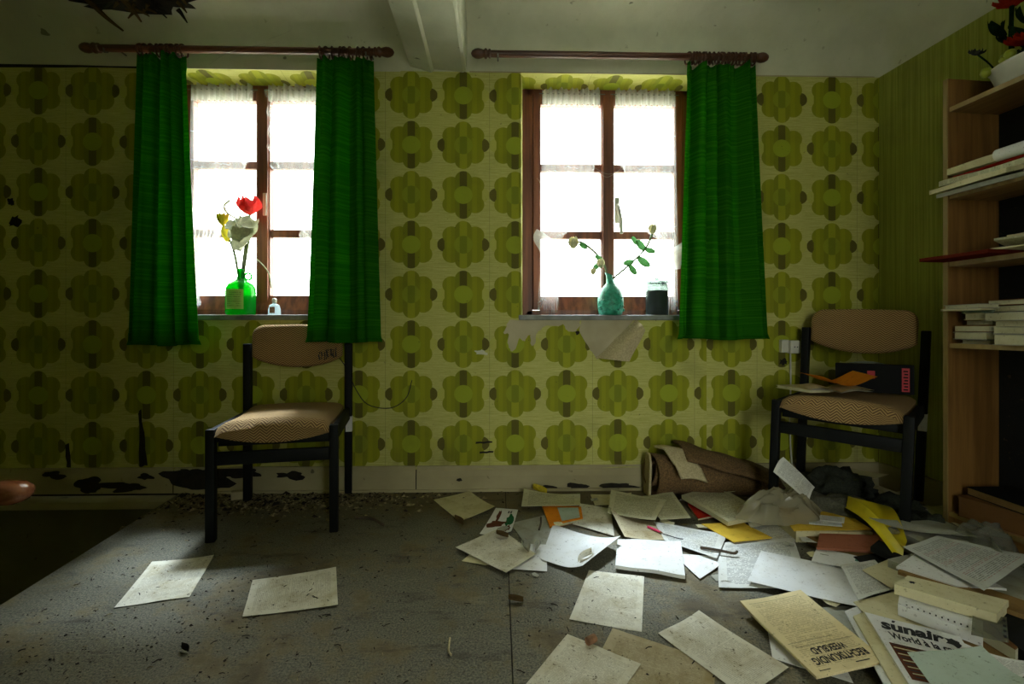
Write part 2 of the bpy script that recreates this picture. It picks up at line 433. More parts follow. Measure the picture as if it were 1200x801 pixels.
    def build(s, name, mat, parent=None, smooth=False, loc=None, label=None, weld=False):
        me = bpy.data.meshes.new(name)
        off = Vector(loc) if loc is not None else Vector((0, 0, 0))
        me.from_pydata([tuple(Vector(p) - off) for p in s.v] if loc is not None else s.v, [], s.f)
        if s.uv:
            ul = me.uv_layers.new(name='UVMap')
            for p in me.polygons:
                q = s.uv.get(p.index)
                if q:
                    for k, li in enumerate(p.loop_indices): ul.data[li].uv = q[k]
        me.materials.append(M[mat])
        if weld:
            bm = bmesh.new(); bm.from_mesh(me); bmesh.ops.remove_doubles(bm, verts=bm.verts[:], dist=1e-5); bm.to_mesh(me); bm.free()
        if smooth:
            me.polygons.foreach_set('use_smooth', [True] * len(me.polygons))
        o = link(name, me, parent, loc)
        if label: o['label'] = label
        return o
def sm(o, ang=40):
    me = o.data
    me.polygons.foreach_set('use_smooth', [True] * len(me.polygons))
    bm = bmesh.new(); bm.from_mesh(me)
    for e in bm.edges:
        if len(e.link_faces) == 2 and e.calc_face_angle(0) > R(ang): e.smooth = False
    bm.to_mesh(me); bm.free(); return o
def lerp(a, b, t): return a + (b - a) * t
def nz(x, y, z=0, s=1.0): return mnoise.noise(Vector((x * s, y * s, z * s)))
def spline(P, n=24):
    P = [Vector(p) for p in P]; Q = [P[0] * 2 - P[1]] + P + [P[-1] * 2 - P[-2]]; out = []
    segs = len(P) - 1; per = max(2, n // segs)
    for k in range(segs):
        a, b, c, d = Q[k:k + 4]
        for i in range(per):
            t = i / per
            out.append(.5 * ((2 * b) + (c - a) * t + (2 * a - 5 * b + 4 * c - d) * t * t + (3 * b - a - 3 * c + d) * t ** 3))
    return out + [P[-1]]
def interp(P, t):
    """piecewise linear table lookup with smooth ease"""
    for (a, va), (b, vb) in zip(P, P[1:]):
        if t <= b:
            k = (t - a) / (b - a) if b > a else 0
            k = k * k * (3 - 2 * k)
            return va + (vb - va) * k
    return P[-1][1]

# ------------------------------------------------------------------ the room
WY = 2.5; TOP = 2.125; SILL = .89; XL = -3.0; RS = .0834        # back wall, top of wallpaper, sill, left wall, splay of right wall
YF = -.7
def XR(y): return 1.974 + (WY - y) * RS
WIN = [(-1.26, 'L'), (.59, 'R')]
HO, HF = .478, .443                                             # half widths: opening in the wall, window frame
FY0, FY1 = 2.66, 2.72                                           # window frame depth range
WX = 2.78                                                       # outer face of the wall
def wall_back():
    mb = MB(); uvoff = lambda x: .201 if x > 1.0 else 0
    xs = [XL]
    for c, _ in WIN: xs += [c - HO, c + HO]
    xs += [1.974]
    zs = [.11, SILL, TOP]
    for i in range(len(xs) - 1):
        a, b = xs[i], xs[i + 1]; off = .201 if i == 4 else 0
        for j in range(2):
            if i in (1, 3) and j == 1: continue
            z0, z1 = zs[j], zs[j + 1]
            mb.quad((a, WY, z0), (b, WY, z0), (b, WY, z1), (a, WY, z1), [(a + off, z0), (b + off, z0), (b + off, z1), (a + off, z1)])
    o = mb.build('wall_back', 'wallpaper'); tag(o, kind='structure')
    # reveals of the window openings, papered like the wall
    for c, _ in WIN:
        m = MB(); a, b, fa, fb = c - HO, c + HO, c - HF - .02, c + HF + .02
        m.quad((a, WY, TOP), (b, WY, TOP), (fb, FY0, TOP - .005), (fa, FY0, TOP - .005), [(a, TOP), (b, TOP), (b, TOP + .16), (a, TOP + .16)])
        m.quad((a, WY, SILL), (a, WY, TOP), (fa, FY0, TOP - .005), (fa, FY0, SILL), [(a, SILL), (a, TOP), (a + .16, TOP), (a + .16, SILL)])
        m.quad((b, WY, SILL), (fb, FY0, SILL), (fb, FY0, TOP - .005), (b, WY, TOP), [(b, SILL), (b - .16, SILL), (b - .16, TOP), (b, TOP)])
        m.build('window_reveal', 'wallpaper', o)
        m = MB(); m.quad((a - .02, FY0, SILL), (a - .02, WX, SILL - .02), (a - .02, WX, TOP), (a - .02, FY0, TOP))
        m.quad((b + .02, FY0, SILL), (b + .02, FY0, TOP), (b + .02, WX, TOP), (b + .02, WX, SILL - .02))
        m.quad((a - .02, FY0, TOP), (a - .02, WX, TOP), (b + .02, WX, TOP), (b + .02, FY0, TOP))
        m.quad((a - .02, FY0, SILL), (b + .02, FY0, SILL), (b + .02, WX, SILL - .03), (a - .02, WX, SILL - .03))
        m.build('outer_reveal', 'old_plaster', o)
    # the wall's core: plaster strip under the paper, stairwell wall below, outer face
    m = MB(); m.quad((XL, WY + .004, -2.4), (1.974, WY + .004, -2.4), (1.974, WY + .004, .112), (XL, WY + .004, .112)); m.build('wall_base', 'masonry', o)
    m = MB()
    xo = [XL - .3]
    for c, _ in WIN: xo += [c - HO - .02, c + HO + .02]
    xo += [2.4]
    for i in range(5):
        for z0, z1 in ((-2.4, SILL - .03), (SILL - .03, TOP), (TOP, 3.2)):
            if i in (1, 3) and z0 == SILL - .03: continue
            m.quad((xo[i], WX, z0), (xo[i], WX, z1), (xo[i + 1], WX, z1), (xo[i + 1], WX, z0))
    m.build('outer_face', 'old_plaster', o)
    return o
WB = wall_back()
m = MB(); m.quad((1.974, WY, 0), (XR(YF), YF, 0), (XR(YF), YF, TOP), (1.974, WY, TOP)); wr = tag(m.build('wall_right', 'green_paper'), kind='structure')
m = MB(); m.quad((XL, YF, -2.4), (XL, WY, -2.4), (XL, WY, TOP), (XL, YF, TOP)); tag(m.build('wall_left', 'green_paper'), kind='structure')
m = MB(); x0, x1, z0, z1 = REAR_FILL; xe = XR(YF)
for a, b, c, d in ((XL, x0, -2.4, TOP), (x1, xe, 0, TOP), (x0, x1, 0, z0), (x0, x1, z1, TOP)):
    m.quad((a, YF, c), (a, YF, d), (b, YF, d), (b, YF, c))
wf = tag(m.build('wall_front', 'green_paper'), kind='structure')
m = MB(); yb = YF - .95  # added window's reveal, deepened so its light falls off to the sides
m.quad((x0, YF, z0), (x0, YF, z1), (x0, yb, z1), (x0, yb, z0)); m.quad((x1, YF, z0), (x1, yb, z0), (x1, yb, z1), (x1, YF, z1)); m.quad((x0, YF, z0), (x0, yb, z0), (x1, yb, z0), (x1, YF, z0)); m.quad((x0, YF, z1), (x1, YF, z1), (x1, yb, z1), (x0, yb, z1))
m.build('window_reveal', 'dark_plaster', wf)

# ceiling with a rounded cove
def ceiling():
    prof = [(0, TOP), (0, 2.2), (.006, 2.24), (.022, 2.285), (.055, 2.33), (.105, 2.365), (.17, 2.388), (.26, 2.40)]
    cs = [(XL, WY), (1.974, WY), (XR(YF), YF), (XL, YF)]
    def inset(d):
        nr = 1 / math.sqrt(1 + RS * RS)
        return [(XL + d, WY - d), (1.974 + d * RS - d / nr, WY - d), (XR(YF + d) - d / nr, YF + d), (XL + d, YF + d)]
    mb = MB(); N = 30
    rings = []
    for d, z in prof:
        q = inset(d); ring = []
        for k in range(4):
            a, b = q[k], q[(k + 1) % 4]
            for t in range(N):
                x, y = lerp(a[0], b[0], t / N), lerp(a[1], b[1], t / N)
                w = nz(x * 2.3, y * 2.3, z * 2) * .014 * (0 if z <= TOP else 1)
                ring.append((x, y, z + w))
        rings.append(ring)
    n = 4 * N
    for r in rings: mb.v += r
    for k in range(len(rings) - 1):
        for j in range(n): mb.f.append((k * n + j, k * n + (j + 1) % n, (k + 1) * n + (j + 1) % n, (k + 1) * n + j))
    mb.f.append(tuple((len(rings) - 1) * n + j for j in range(n)))
    o = mb.build('ceiling', 'plaster', smooth=True); tag(o, kind='structure')
    # beam running from the window wall over the camera
    P = [(-.458, 2.43), (-.457, 2.165), (-.452, 2.150), (-.40, 2.136), (-.352, 2.121), (-.344, 2.119), (-.338, 2.123), (-.332, 2.136), (-.25, 2.130), (-.185, 2.122), (-.170, 2.128), (-.163, 2.15), (-.160, 2.43)]
    ys = [YF + (WY - YF) * i / 40 for i in range(41)]
    b = MB()
    b.grid(lambda u, v: (P[round(u * (len(P) - 1))][0] + nz(ys[round(v * 40)] * 3, u * 3) * .004, ys[round(v * 40)], P[round(u * (len(P) - 1))][1] + nz(ys[round(v * 40)] * 2, 5) * .004), len(P) - 1, 40)
    b.uv = {}
    sm(b.build('ceiling_beam', 'plaster', o), 28)
    # roof slab above, keeps the daylight out
    s = MB().box(XL - .3, 2.7, YF - 1.0, WX, 2.46, 2.5); s.build('roof_slab', 'dark_plaster', o)
    # ragged hole with hanging laths
    h = MB(); rr = random.Random(3); c = Vector((-1.70, 2.358, 2.370)); ring = []
    h.v.append(tuple(c + Vector((0, 0, .01))))
    for k in range(26):
        t = 2 * math.pi * k / 26; r = 1 + rr.uniform(-.28, .28)
        h.v.append((c.x + math.cos(t) * .27 * r, c.y + math.sin(t) * .045 * r, c.z - .010 - .45 * math.sin(t) * .045 * r + rr.uniform(-.006, .004)))
    for k in range(26): h.f.append((0, 1 + k, 1 + (k + 1) % 26))
    h.build('hole_in_plaster', 'masonry', o)
    for k in range(16):
        x = c.x + rr.uniform(-.22, .22); y = c.y + rr.uniform(-.04, .04); zz = c.z - .45 * (y - c.y)
        MB().tube([(x, y, zz), (x + rr.uniform(-.03, .03), y + .01, zz - rr.uniform(.01, .03)), (x + rr.uniform(-.05, .05), y + .015, zz - rr.uniform(.025, .055))], [.012, .009, .003], 5).build('straw_clump', 'dry_leaf' if k % 2 else 'masonry', o)
    for p in (((-1.97, 2.33, 2.405), (-1.88, 2.39, 2.31), (-1.83, 2.44, 2.27)), ((-1.80, 2.33, 2.40), (-1.74, 2.37, 2.335), (-1.715, 2.40, 2.29)), ((-1.50, 2.30, 2.40), (-1.48, 2.33, 2.36), (-1.47, 2.35, 2.345)),
              ((-1.56, 2.26, 2.39), (-1.44, 2.31, 2.375), (-1.36, 2.33, 2.37)), ((-1.90, 2.25, 2.39), (-1.70, 2.28, 2.375), (-1.52, 2.27, 2.38))):
        MB().tube(spline(p, 8), [.016 - .0014 * k for k in range(9)], 4).build('lath', 'dry_leaf', o)
ceiling()

# floor: slab with stairwell opening, two linoleum sheets on it
def floor():
    EX = lambda y: -1.60 + (WY - y) * .117                     # edge of the stairwell
    m = MB()
    yo = -.35
    def slab(poly, z, name, mat, parent, th=None):
        b = MB(); n = len(poly); b.v = [(x, y, z) for x, y in poly]; b.f = [tuple(range(n))]
        if th:
            b.v += [(x, y, z - th) for x, y in poly]
            b.f += [tuple(range(2 * n - 1, n - 1, -1))] + [(k, k + n, (k + 1) % n + n, (k + 1) % n) for k in range(n)]
        return b.build(name, mat, parent)
    o = slab([(EX(WY), WY), (EX(yo), yo), (XL, yo), (XL, YF), (XR(YF), YF), (1.974, WY)], -.004, 'floor', 'masonry', None, .18); tag(o, kind='structure')
    slab([(EX(WY) + .004, WY), (EX(yo), yo), (XL, yo), (XL, YF), (.030, YF), (.030, WY)], 0, 'linoleum_sheet', 'lino', o, .0035)
    slab([(.0335, WY), (.0335, YF), (XR(YF), YF), (1.974, WY)], .0005, 'linoleum_sheet', 'lino', o, .004)
    # ragged dusty ledge along the window wall beside the stairwell
    g = MB()
    g.box(XL, EX(WY), 2.40, WY, -.045, -.012); g.build('stair_trim', 'skirting', o)
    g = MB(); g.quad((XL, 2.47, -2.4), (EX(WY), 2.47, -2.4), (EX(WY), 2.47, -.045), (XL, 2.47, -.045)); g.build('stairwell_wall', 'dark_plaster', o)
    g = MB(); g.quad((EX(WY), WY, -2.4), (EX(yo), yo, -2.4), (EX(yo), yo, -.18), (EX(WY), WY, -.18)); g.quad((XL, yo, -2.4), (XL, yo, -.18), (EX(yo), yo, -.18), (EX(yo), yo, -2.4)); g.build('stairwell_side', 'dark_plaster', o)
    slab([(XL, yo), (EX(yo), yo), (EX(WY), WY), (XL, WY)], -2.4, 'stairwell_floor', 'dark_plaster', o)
floor()

# skirting boards, rotted and broken towards the stairs
def skirting():
    o = empty('baseboard_back', (0, 0, 0), kind='structure')
    rr = random.Random(11)
    blobs = [(-2.02, .045, .06, .026), (-1.85, .035, .10, .02), (-1.48, .075, .14, .04), (-1.30, .105, .10, .022), (-1.55, .10, .05, .02), (-1.04, .09, .06, .014), (-2.2, .10, .05, .012), (-1.75, .09, .03, .012),
             (.40, .022, .06, .012), (.60, .02, .09, .014), (.25, .018, .04, .008), (-2.5, .05, .1, .02), (-.2, .06, .012, .006)]
    def seg(x0, x1, parent, z1=.128):
        step = .04; nx = max(1, round((x1 - x0) / step)); nzv = 5
        mb = MB()
        P = lambda i, j: (x0 + (x1 - x0) * i / nx, WY - .022 + (0.006 if j >= nzv - 1 else 0) + nz(i * .7 + x0 * 9, j) * .002, .004 + (z1 - .004) * j / nzv)
        idx = {}
        for i in range(nx):
            for j in range(nzv):
                cx, cz = x0 + (x1 - x0) * (i + .5) / nx, z1 * (j + .5) / nzv
                mb.quad(P(i, j), P(i + 1, j), P(i + 1, j + 1), P(i, j + 1))
        mb.quad((x0, WY - .016, z1), (x1, WY - .016, z1), (x1, WY, z1), (x0, WY, z1))
        mb.build('skirting_board', 'skirting', parent)
    for k, (a, b, c, d) in enumerate(blobs):
        q = random.Random(40 + k); m = MB(); n = 34; m.v.append((a, WY - .0262, b))
        for t in range(n):
            an = 6.283 * t / n; r = 1 + .9 * nz(math.cos(an) * 1.1 + k * 7, math.sin(an) * 1.1) + q.uniform(-.07, .07)
            m.v.append((a + c * r * 1.1 * math.cos(an), WY - .0262 + q.uniform(-.001, .001), min(.126, max(.005, b + d * 1.35 * r * math.sin(an)))))
        m.f = [(0, 1 + t, 1 + (t + 1) % n) for t in range(n)]
        m.build('rotted_hole', 'masonry', o)
    seg(XL, -1.62, o); seg(-1.615, -.42, o); seg(-.415, .93, o); seg(.935, 1.965, o)
    MB().box(-1.55, 1.96, WY - .034, WY - .021, 0, .014, .003).build('quarter_round', 'skirting', o)
    w = MB(); w.v = []; 
    # wavy lower edge of the paper coming off the skirting
    w.grid(lambda u, v: (-1.0 + 2.2 * u, WY - .004 - (.012 + nz(u * 9, 1) * .012) * (1 - v) * (1 if .35 < u < .8 else .3), .112 + .03 * v + nz(u * 6, 3) * .006 * (1 - v)), 60, 3)
    w.uv = {k: [(-1.0 + 2.2 * p[0], .112 + .03 * p[1]) for p in q] for k, q in w.uv.items()}
    w.build('loose_paper_edge', 'wallpaper', o)
    r = empty('baseboard_right', (0, 0, 0), kind='structure')
    d = Vector((RS, -1, 0)).normalized(); nrm = Vector((-1, -RS, 0)).normalized()
    b = MB(); A = Vector((1.974, WY, 0))
    for l0, l1 in ((.02, 3.1),):
        p0, p1 = A + d * l0 + nrm * .02, A + d * l1 + nrm * .02
        b.quad(tuple(p0), tuple(p1), tuple(p1 + Vector((0, 0, .13))), tuple(p0 + Vector((0, 0, .13))))
        b.quad(tuple(p0 + Vector((0, 0, .13))), tuple(p1 + Vector((0, 0, .13))), tuple(p1 - nrm * .02 + Vector((0, 0, .13))), tuple(p0 - nrm * .02 + Vector((0, 0, .13))))
    b.build('skirting_board', 'skirting', r)
skirting()

# torn paper, bare plaster and other scars on the window wall
def scars():
    def patch(pts, name, mat, dy=.003, seed=1, jitter=.006):
        rr = random.Random(seed); P = []
        for (a, b), (c, d) in zip(pts, pts[1:] + pts[:1]):
            for k in range(4): P.append((lerp(a, c, k / 4) + rr.uniform(-jitter, jitter), lerp(b, d, k / 4) + rr.uniform(-jitter, jitter)))
        n = len(P); mb = MB(); mb.v = [(x, WY - dy, z) for x, z in P] + [(x, WY, z) for x, z in P]
        mb.f = [tuple(range(n))] + [(k, k + n, (k + 1) % n + n, (k + 1) % n) for k in range(n)]
        return mb.build(name, mat, WB)
    patch([(.05, .862), (.02, .80), (.045, .79), (.05, .72), (.075, .705), (.10, .77), (.13, .755), (.155, .79), (.165, .735), (.185, .75), (.19, .80), (.22, .83), (.33, .84), (.36, .80), (.40, .815), (.42, .868), (.2, .872)], 'bare_plaster_patch', 'old_plaster', .003, 2)
    patch([(.42, .872), (.41, .80), (.47, .71), (.50, .665), (.70, .872)], 'bare_plaster_patch', 'old_plaster', .004, 5, .003)
    # folded-over flap of wallpaper backing
    f = MB()
    A, B, C = Vector((.70, WY - .004, .868)), Vector((.49, WY - .004, .672)), Vector((.655, WY - .05, .655)); D = Vector((.735, WY - .05, .81))
    f.grid(lambda u, v: A.lerp(B, u).lerp(D.lerp(C, u), v) + Vector((0, -.03 * math.sin(v * math.pi) - .006 * math.sin(u * 6), 0)), 10, 8); f.uv = {}
    f.build('folded_paper_flap', 'carpet_back', WB, smooth=True)
    patch([(-.125, .705), (-.09, .715), (-.06, .70), (-.055, .685), (-.11, .69)], 'bare_plaster_patch', 'plaster', .002, 8, .004)
    for x, z, w in ((-.06, .245, .06), (-.05, .195, .05)):
        patch([(x - w, z), (x + w * .4, z + .004), (x + w * .4, z - .006), (x - w, z - .008)], 'scratch', 'masonry', .0015, 3, .002)
    patch([(-1.80, .40), (-1.79, .42), (-1.775, .30), (-1.76, .14), (-1.80, .13)], 'paper_tear', 'masonry', .0015, 4, .004)
    patch([(-2.16, .24), (-2.14, .25), (-2.13, .13), (-2.15, .13)], 'paper_tear', 'masonry', .0015, 6, .003)
    for k, (x, z, r) in enumerate(((1.47, .65, .02), (.40, .80, .012), (-2.40, 1.35, .03), (-2.42, 1.45, .018))):
        patch([(x + r * math.cos(t), z + r * math.sin(t)) for t in (0, 1.2, 2.5, 3.7, 5)], 'plaster_hole', 'masonry', .002, 9 + k, r * .3)
    # dark mould line at the top of the paper
    patch([(-2.9, 2.128), (-2.2, 2.134), (-1.7, 2.130), (-1.7, 2.122), (-2.2, 2.118), (-2.9, 2.116)], 'mould_line', 'masonry', .0015, 21, .003)
    patch([(-1.6, 2.128), (-.5, 2.130), (-.5, 2.122), (-1.6, 2.122)], 'paper_border', 'plaster', .002, 22, .001)
    patch([(-.15, 2.128), (1.95, 2.130), (1.95, 2.124), (-.15, 2.123)], 'paper_border', 'old_plaster', .002, 23, .001)
scars()

# ------------------------------------------------------------------ windows
def window(i, c):
    o = empty('window_%d' % i, (c, FY0, SILL), kind='structure')
    L = lambda mb, n, mat, par=o, **k: mb.build(n, mat, par, **k)
    z1 = TOP - SILL - .004
    f = MB()
    f.box(-HF - .02, -HF + .035, 0, .07, 0, z1, .004); f.box(HF - .035, HF + .02, 0, .07, 0, z1, .004); f.box(-HF, HF, 0, .07, z1 - .035, z1, .004); f.box(-HF, HF, 0, .075, 0, .03, .004)
    L(f, 'window_frame', 'frame_wood')
    for s in (-1, 1):
        x0, x1 = (-HF + .036, -.002) if s < 0 else (.002, HF - .036)
        b = MB(); st = .042; y0, y1 = -.008, .042; za, zb = .032, z1 - .036
        b.box(x0, x0 + (st if s < 0 else .034), y0, y1, za, zb, .004); b.box(x1 - (.034 if s < 0 else st), x1, y0, y1, za, zb, .004)
        b.box(x0 + .03, x1 - .03, y0 + .003, y1, za, za + .075, .004); b.box(x0 + .03, x1 - .03, y0 + .003, y1, zb - .05, zb, .004)
        cas = L(b, 'casement', 'frame_wood')
        gz = [za + .075, .44, .805, zb - .05]
        for k in (1, 2):
            MB().box(x0 + .034, x1 - .034, y0 + .008, y1 - .006, gz[k] - .021, gz[k] + .021, .005).build('muntin', 'frame_wood', cas)
        for k in range(3):
            MB().box(x0 + .033, x1 - .033, .015, .018, gz[k] + (.018 if k else 0), gz[k + 1] - .018).build('pane', 'glass', cas)
    b = MB(); b.box(-.03, .03, -.02, -.007, .036, z1 - .04, .004); L(b, 'meeting_stile', 'frame_wood')
    # sloping weather board at the bottom
    b = MB(); n0 = len(b.v)
    b.v += [(-HF + .07, -.035, .004), (HF - .07, -.035, .004), (HF - .07, -.035, .03), (-HF + .07, -.035, .03), (-HF + .10, -.006, .10), (HF - .10, -.006, .10), (-HF + .07, -.006, .004), (HF - .07, -.006, .004)]
    b.f += [(0, 1, 2, 3), (3, 2, 5, 4), (0, 3, 4, 6), (1, 7, 5, 2)]
    L(b, 'weather_board', 'frame_wood')
    h = MB(); hx = .048 if i == 2 else .0
    h.box(hx - .014, hx + .014, -.024, -.018, .50, .64, .003) if i == 2 else h.box(.006, .026, -.026, -.02, .53, .65, .003)
    L(h, 'handle_plate', 'white_plastic')
    if i == 2:
        h = MB(); h.tube([(hx, -.03, .60), (hx, -.045, .58), (hx + .012, -.047, .52), (hx + .018, -.045, .44)], [.01, .011, .011, .009], 8); L(h, 'handle', 'white_plastic', smooth=True)
    s = MB(); s.box(-HO - .012, HO + .012, WY - FY0 - .022, .02, -.026, 0, .004); L(s, 'window_sill', 'sill')
    return o
M['sill'] = simple('grey_sill_paint', (136, 138, 132), .6, .25, 14)
window(1, WIN[0][0]); window(2, WIN[1][0])
# the added, unseen rear window that fills the room with light
o = empty('window_3', ((REAR_FILL[0] + REAR_FILL[1]) / 2, YF - .85, REAR_FILL[2]), kind='structure')
hw, hh = (REAR_FILL[1] - REAR_FILL[0]) / 2, REAR_FILL[3] - REAR_FILL[2]
f = MB(); f.box(-hw, -hw + .06, -.06, 0, 0, hh); f.box(hw - .06, hw, -.06, 0, 0, hh); f.box(-hw, hw, -.06, 0, 0, .06); f.box(-hw, hw, -.06, 0, hh - .06, hh); f.box(-.03, .03, -.06, 0, 0, hh)
f.build('window_frame', 'frame_wood', o)
for s in (-1, 1):
    MB().box(min(s * .03, s * (hw - .06)), max(s * .03, s * (hw - .06)), -.035, -.032, .06, hh - .06).build('pane', 'glass', o)
# outside
g = MB(); g.quad((-60, 2.79, -3.2), (60, 2.79, -3.2), (60, 90, -3.2), (-60, 90, -3.2)); g.quad((-60, -90, -3.2), (60, -90, -3.2), (60, -1.7, -3.2), (-60, -1.7, -3.2)); tag(g.build('ground', 'bounce_ground'), kind='structure')
def tree(x, y, h, label, seed, zc):
    rr = random.Random(seed)
    t = empty('garden_tree', (x, y, -3.2), 0, label, 'tree')
    br = MB(); br.tube(spline([(0, 0, 0), (.1, .05, h * .4), (0, .1, h * .75)], 12), [.16 - .008 * k for k in range(13)], 8)
    lv = MB()
    for k in range(26):
        a = rr.uniform(0, 6.28); z = rr.uniform(zc - 1.4, zc + .7); L = rr.uniform(.7, 1.9)
        tip = Vector((math.cos(a) * L, math.sin(a) * L, z)); b0 = Vector((0, .05, max(.8, z - .9)))
        br.tube(spline([b0, b0.lerp(tip, .5) + Vector((0, 0, .15)), tip], 6), [.03, .024, .02, .016, .012, .008, .005], 5)
        for q in range(26):
            p = b0.lerp(tip, rr.uniform(.35, 1.08)) + Vector((rr.gauss(0, .16), rr.gauss(0, .16), rr.gauss(0, .14)))
            d = Vector((rr.gauss(0, 1), rr.gauss(0, 1), rr.gauss(0, .5))).normalized(); s2 = d.cross(Vector((0, 0, 1))).normalized(); l = rr.uniform(.06, .11)
            up = d.cross(s2) * l * .12
            lv.quad(tuple(p), tuple(p + d * l * .5 + s2 * l * .32 + up), tuple(p + d * l), tuple(p + d * l * .5 - s2 * l * .32 + up))
    br.build('trunk', 'bark', t, smooth=True); q = lv.build('leaves', 'tree_leaf', t); q['kind'] = 'stuff'
tree(-2.6, 6.2, 5.2, 'pale leafy garden tree seen low through the left window', 4, 3.6)
tree(.3, 7.4, 5.0, 'washed-out garden tree behind the panes of the right window', 9, 3.3)

# ------------------------------------------------------------------ curtain rods and curtains
RODY, RODZ = 2.38, 2.152
def rod(x0, x1, label):
    c = (x0 + x1) / 2
    o = empty('curtain_rod', (c, RODY, RODZ), 0, label, 'curtain rod', 'wooden curtain rods')
    MB().tube([(x0 - c + .09, 0, 0), (x1 - c - .09, 0, 0)], .0165, 12).build('pole', 'rod_wood', o, smooth=False)
    prof = [(.0165, 0), (.022, .003), (.022, .010), (.016, .014), (.024, .022), (.024, .028), (.017, .034), (.021, .045), (.024, .06), (.022, .075), (.014, .09), (.003, .096)]
    MB().lathe(prof, 14, (x1 - c - .096, 0, 0), 'x').build('finial', 'rod_wood', o, smooth=True)
    MB().lathe([(r, -z) for r, z in prof], 14, (x0 - c + .096, 0, 0), 'x').build('finial', 'rod_wood', o, smooth=True)
    for x in (x0 - c + .13, x1 - c - .13):
        MB().tube([(x, .118, .03), (x, .03, .03), (x, 0, -.02), (x, -.018, -.03), (x, -.024, -.012)], .004, 6).build('hook', 'grey_metal', o)
    return o
rod(-1.99, -.506, 'brown wooden curtain rod above the left window, two curtains on it')
rod(-.136, 1.325, 'brown wooden curtain rod above the right window, a single curtain on it')

def curtain(name, label, tl, tr, bl, br, z1, z0, folds, seed, rings, sway=0.0):
    c = (tl + tr) / 2; rr = random.Random(seed); ph = [rr.uniform(0, 6.28) for _ in range(6)]
    o = empty(name, (c, RODY, z0), 0, label, 'curtain', 'green woven curtains'); H = z1 - z0
    def fn(u, v):
        v2 = v                                                   # 0 bottom, 1 top
        w = u + .035 * math.sin(2 * math.pi * u * 2 + ph[0]) * (1 - .3 * v)
        w = min(1, max(0, w))
        k = v ** 1.6 if v < .9 else v
        x = lerp(lerp(bl, br, w), lerp(tl, tr, w), min(1, .12 + .88 * v) ** .9 if v > 0 else 0) - c
        amp = .044 * (1 - .3 * v) * (.7 + .4 * math.sin(3 * u * 6.28 + ph[1]))
        q = 2 * math.pi * folds * (u + .035 * math.sin(u * 8 + ph[0])) + ph[2] + .35 * math.sin(v * 3 + ph[3]); y = amp * math.sin(q); x += .013 * (1 - .5 * v) * math.sin(q + 1.9) * min(1, 8 * u, 8 * (1 - u)) + .006 * math.sin(folds * 4.3 * math.pi * u + ph[4]) * (1 - v)
        y += .012 * (1 - v) * math.sin(u * 7 + ph[5])
        if v > .955: y += .007 * math.sin(2 * math.pi * folds * 3.1 * u)
        z = H * v + (.012 * math.sin(2 * math.pi * folds * u) * (1 if v > .97 else 0)) + .004 * math.sin(u * 9) * (1 - v)
        return (x, y - .004, z)
    mb = MB(); mb.grid(fn, folds * 20, 46)
    cl = mb.build('drape', 'green_curtain', o, smooth=True)
    sf = cl.modifiers.new('thick', 'SOLIDIFY'); sf.thickness = .0015
    h = MB(); h.grid(lambda u, v: (lambda p: (p[0], p[1] - .0035, p[2]))(fn(u, .012 + .0 * v + .03 * v)), folds * 20, 2); h.build('hem', 'green_curtain', o, smooth=True)
    for k in range(rings):
        x = lerp(tl + .012, tr - .012, k / (rings - 1)) - c + rr.uniform(-.006, .006)
        t = MB().torus((0, 0, 0), .027, .0045, 'x', 16, 6).build('ring', 'rod_wood', o, smooth=True)
        t.location = (x, 0, RODZ - .008 - z0); t.rotation_euler = (0, rr.uniform(-.12, .12), rr.uniform(-.25, .25))
    return o
curtain('curtain', 'dark green curtain at the left side of the left window', -1.716, -1.488, -1.775, -1.413, 2.118, .742, 4, 1, 9)
curtain('curtain', 'green curtain between the left window and the beam, hanging behind the left chair', -.872, -.606, -.921, -.563, 2.118, .755, 4, 2, 9)
curtain('curtain', 'bright green curtain drawn aside right of the right window', .919, 1.258, .869, 1.335, 2.112, .768, 5, 5, 20)

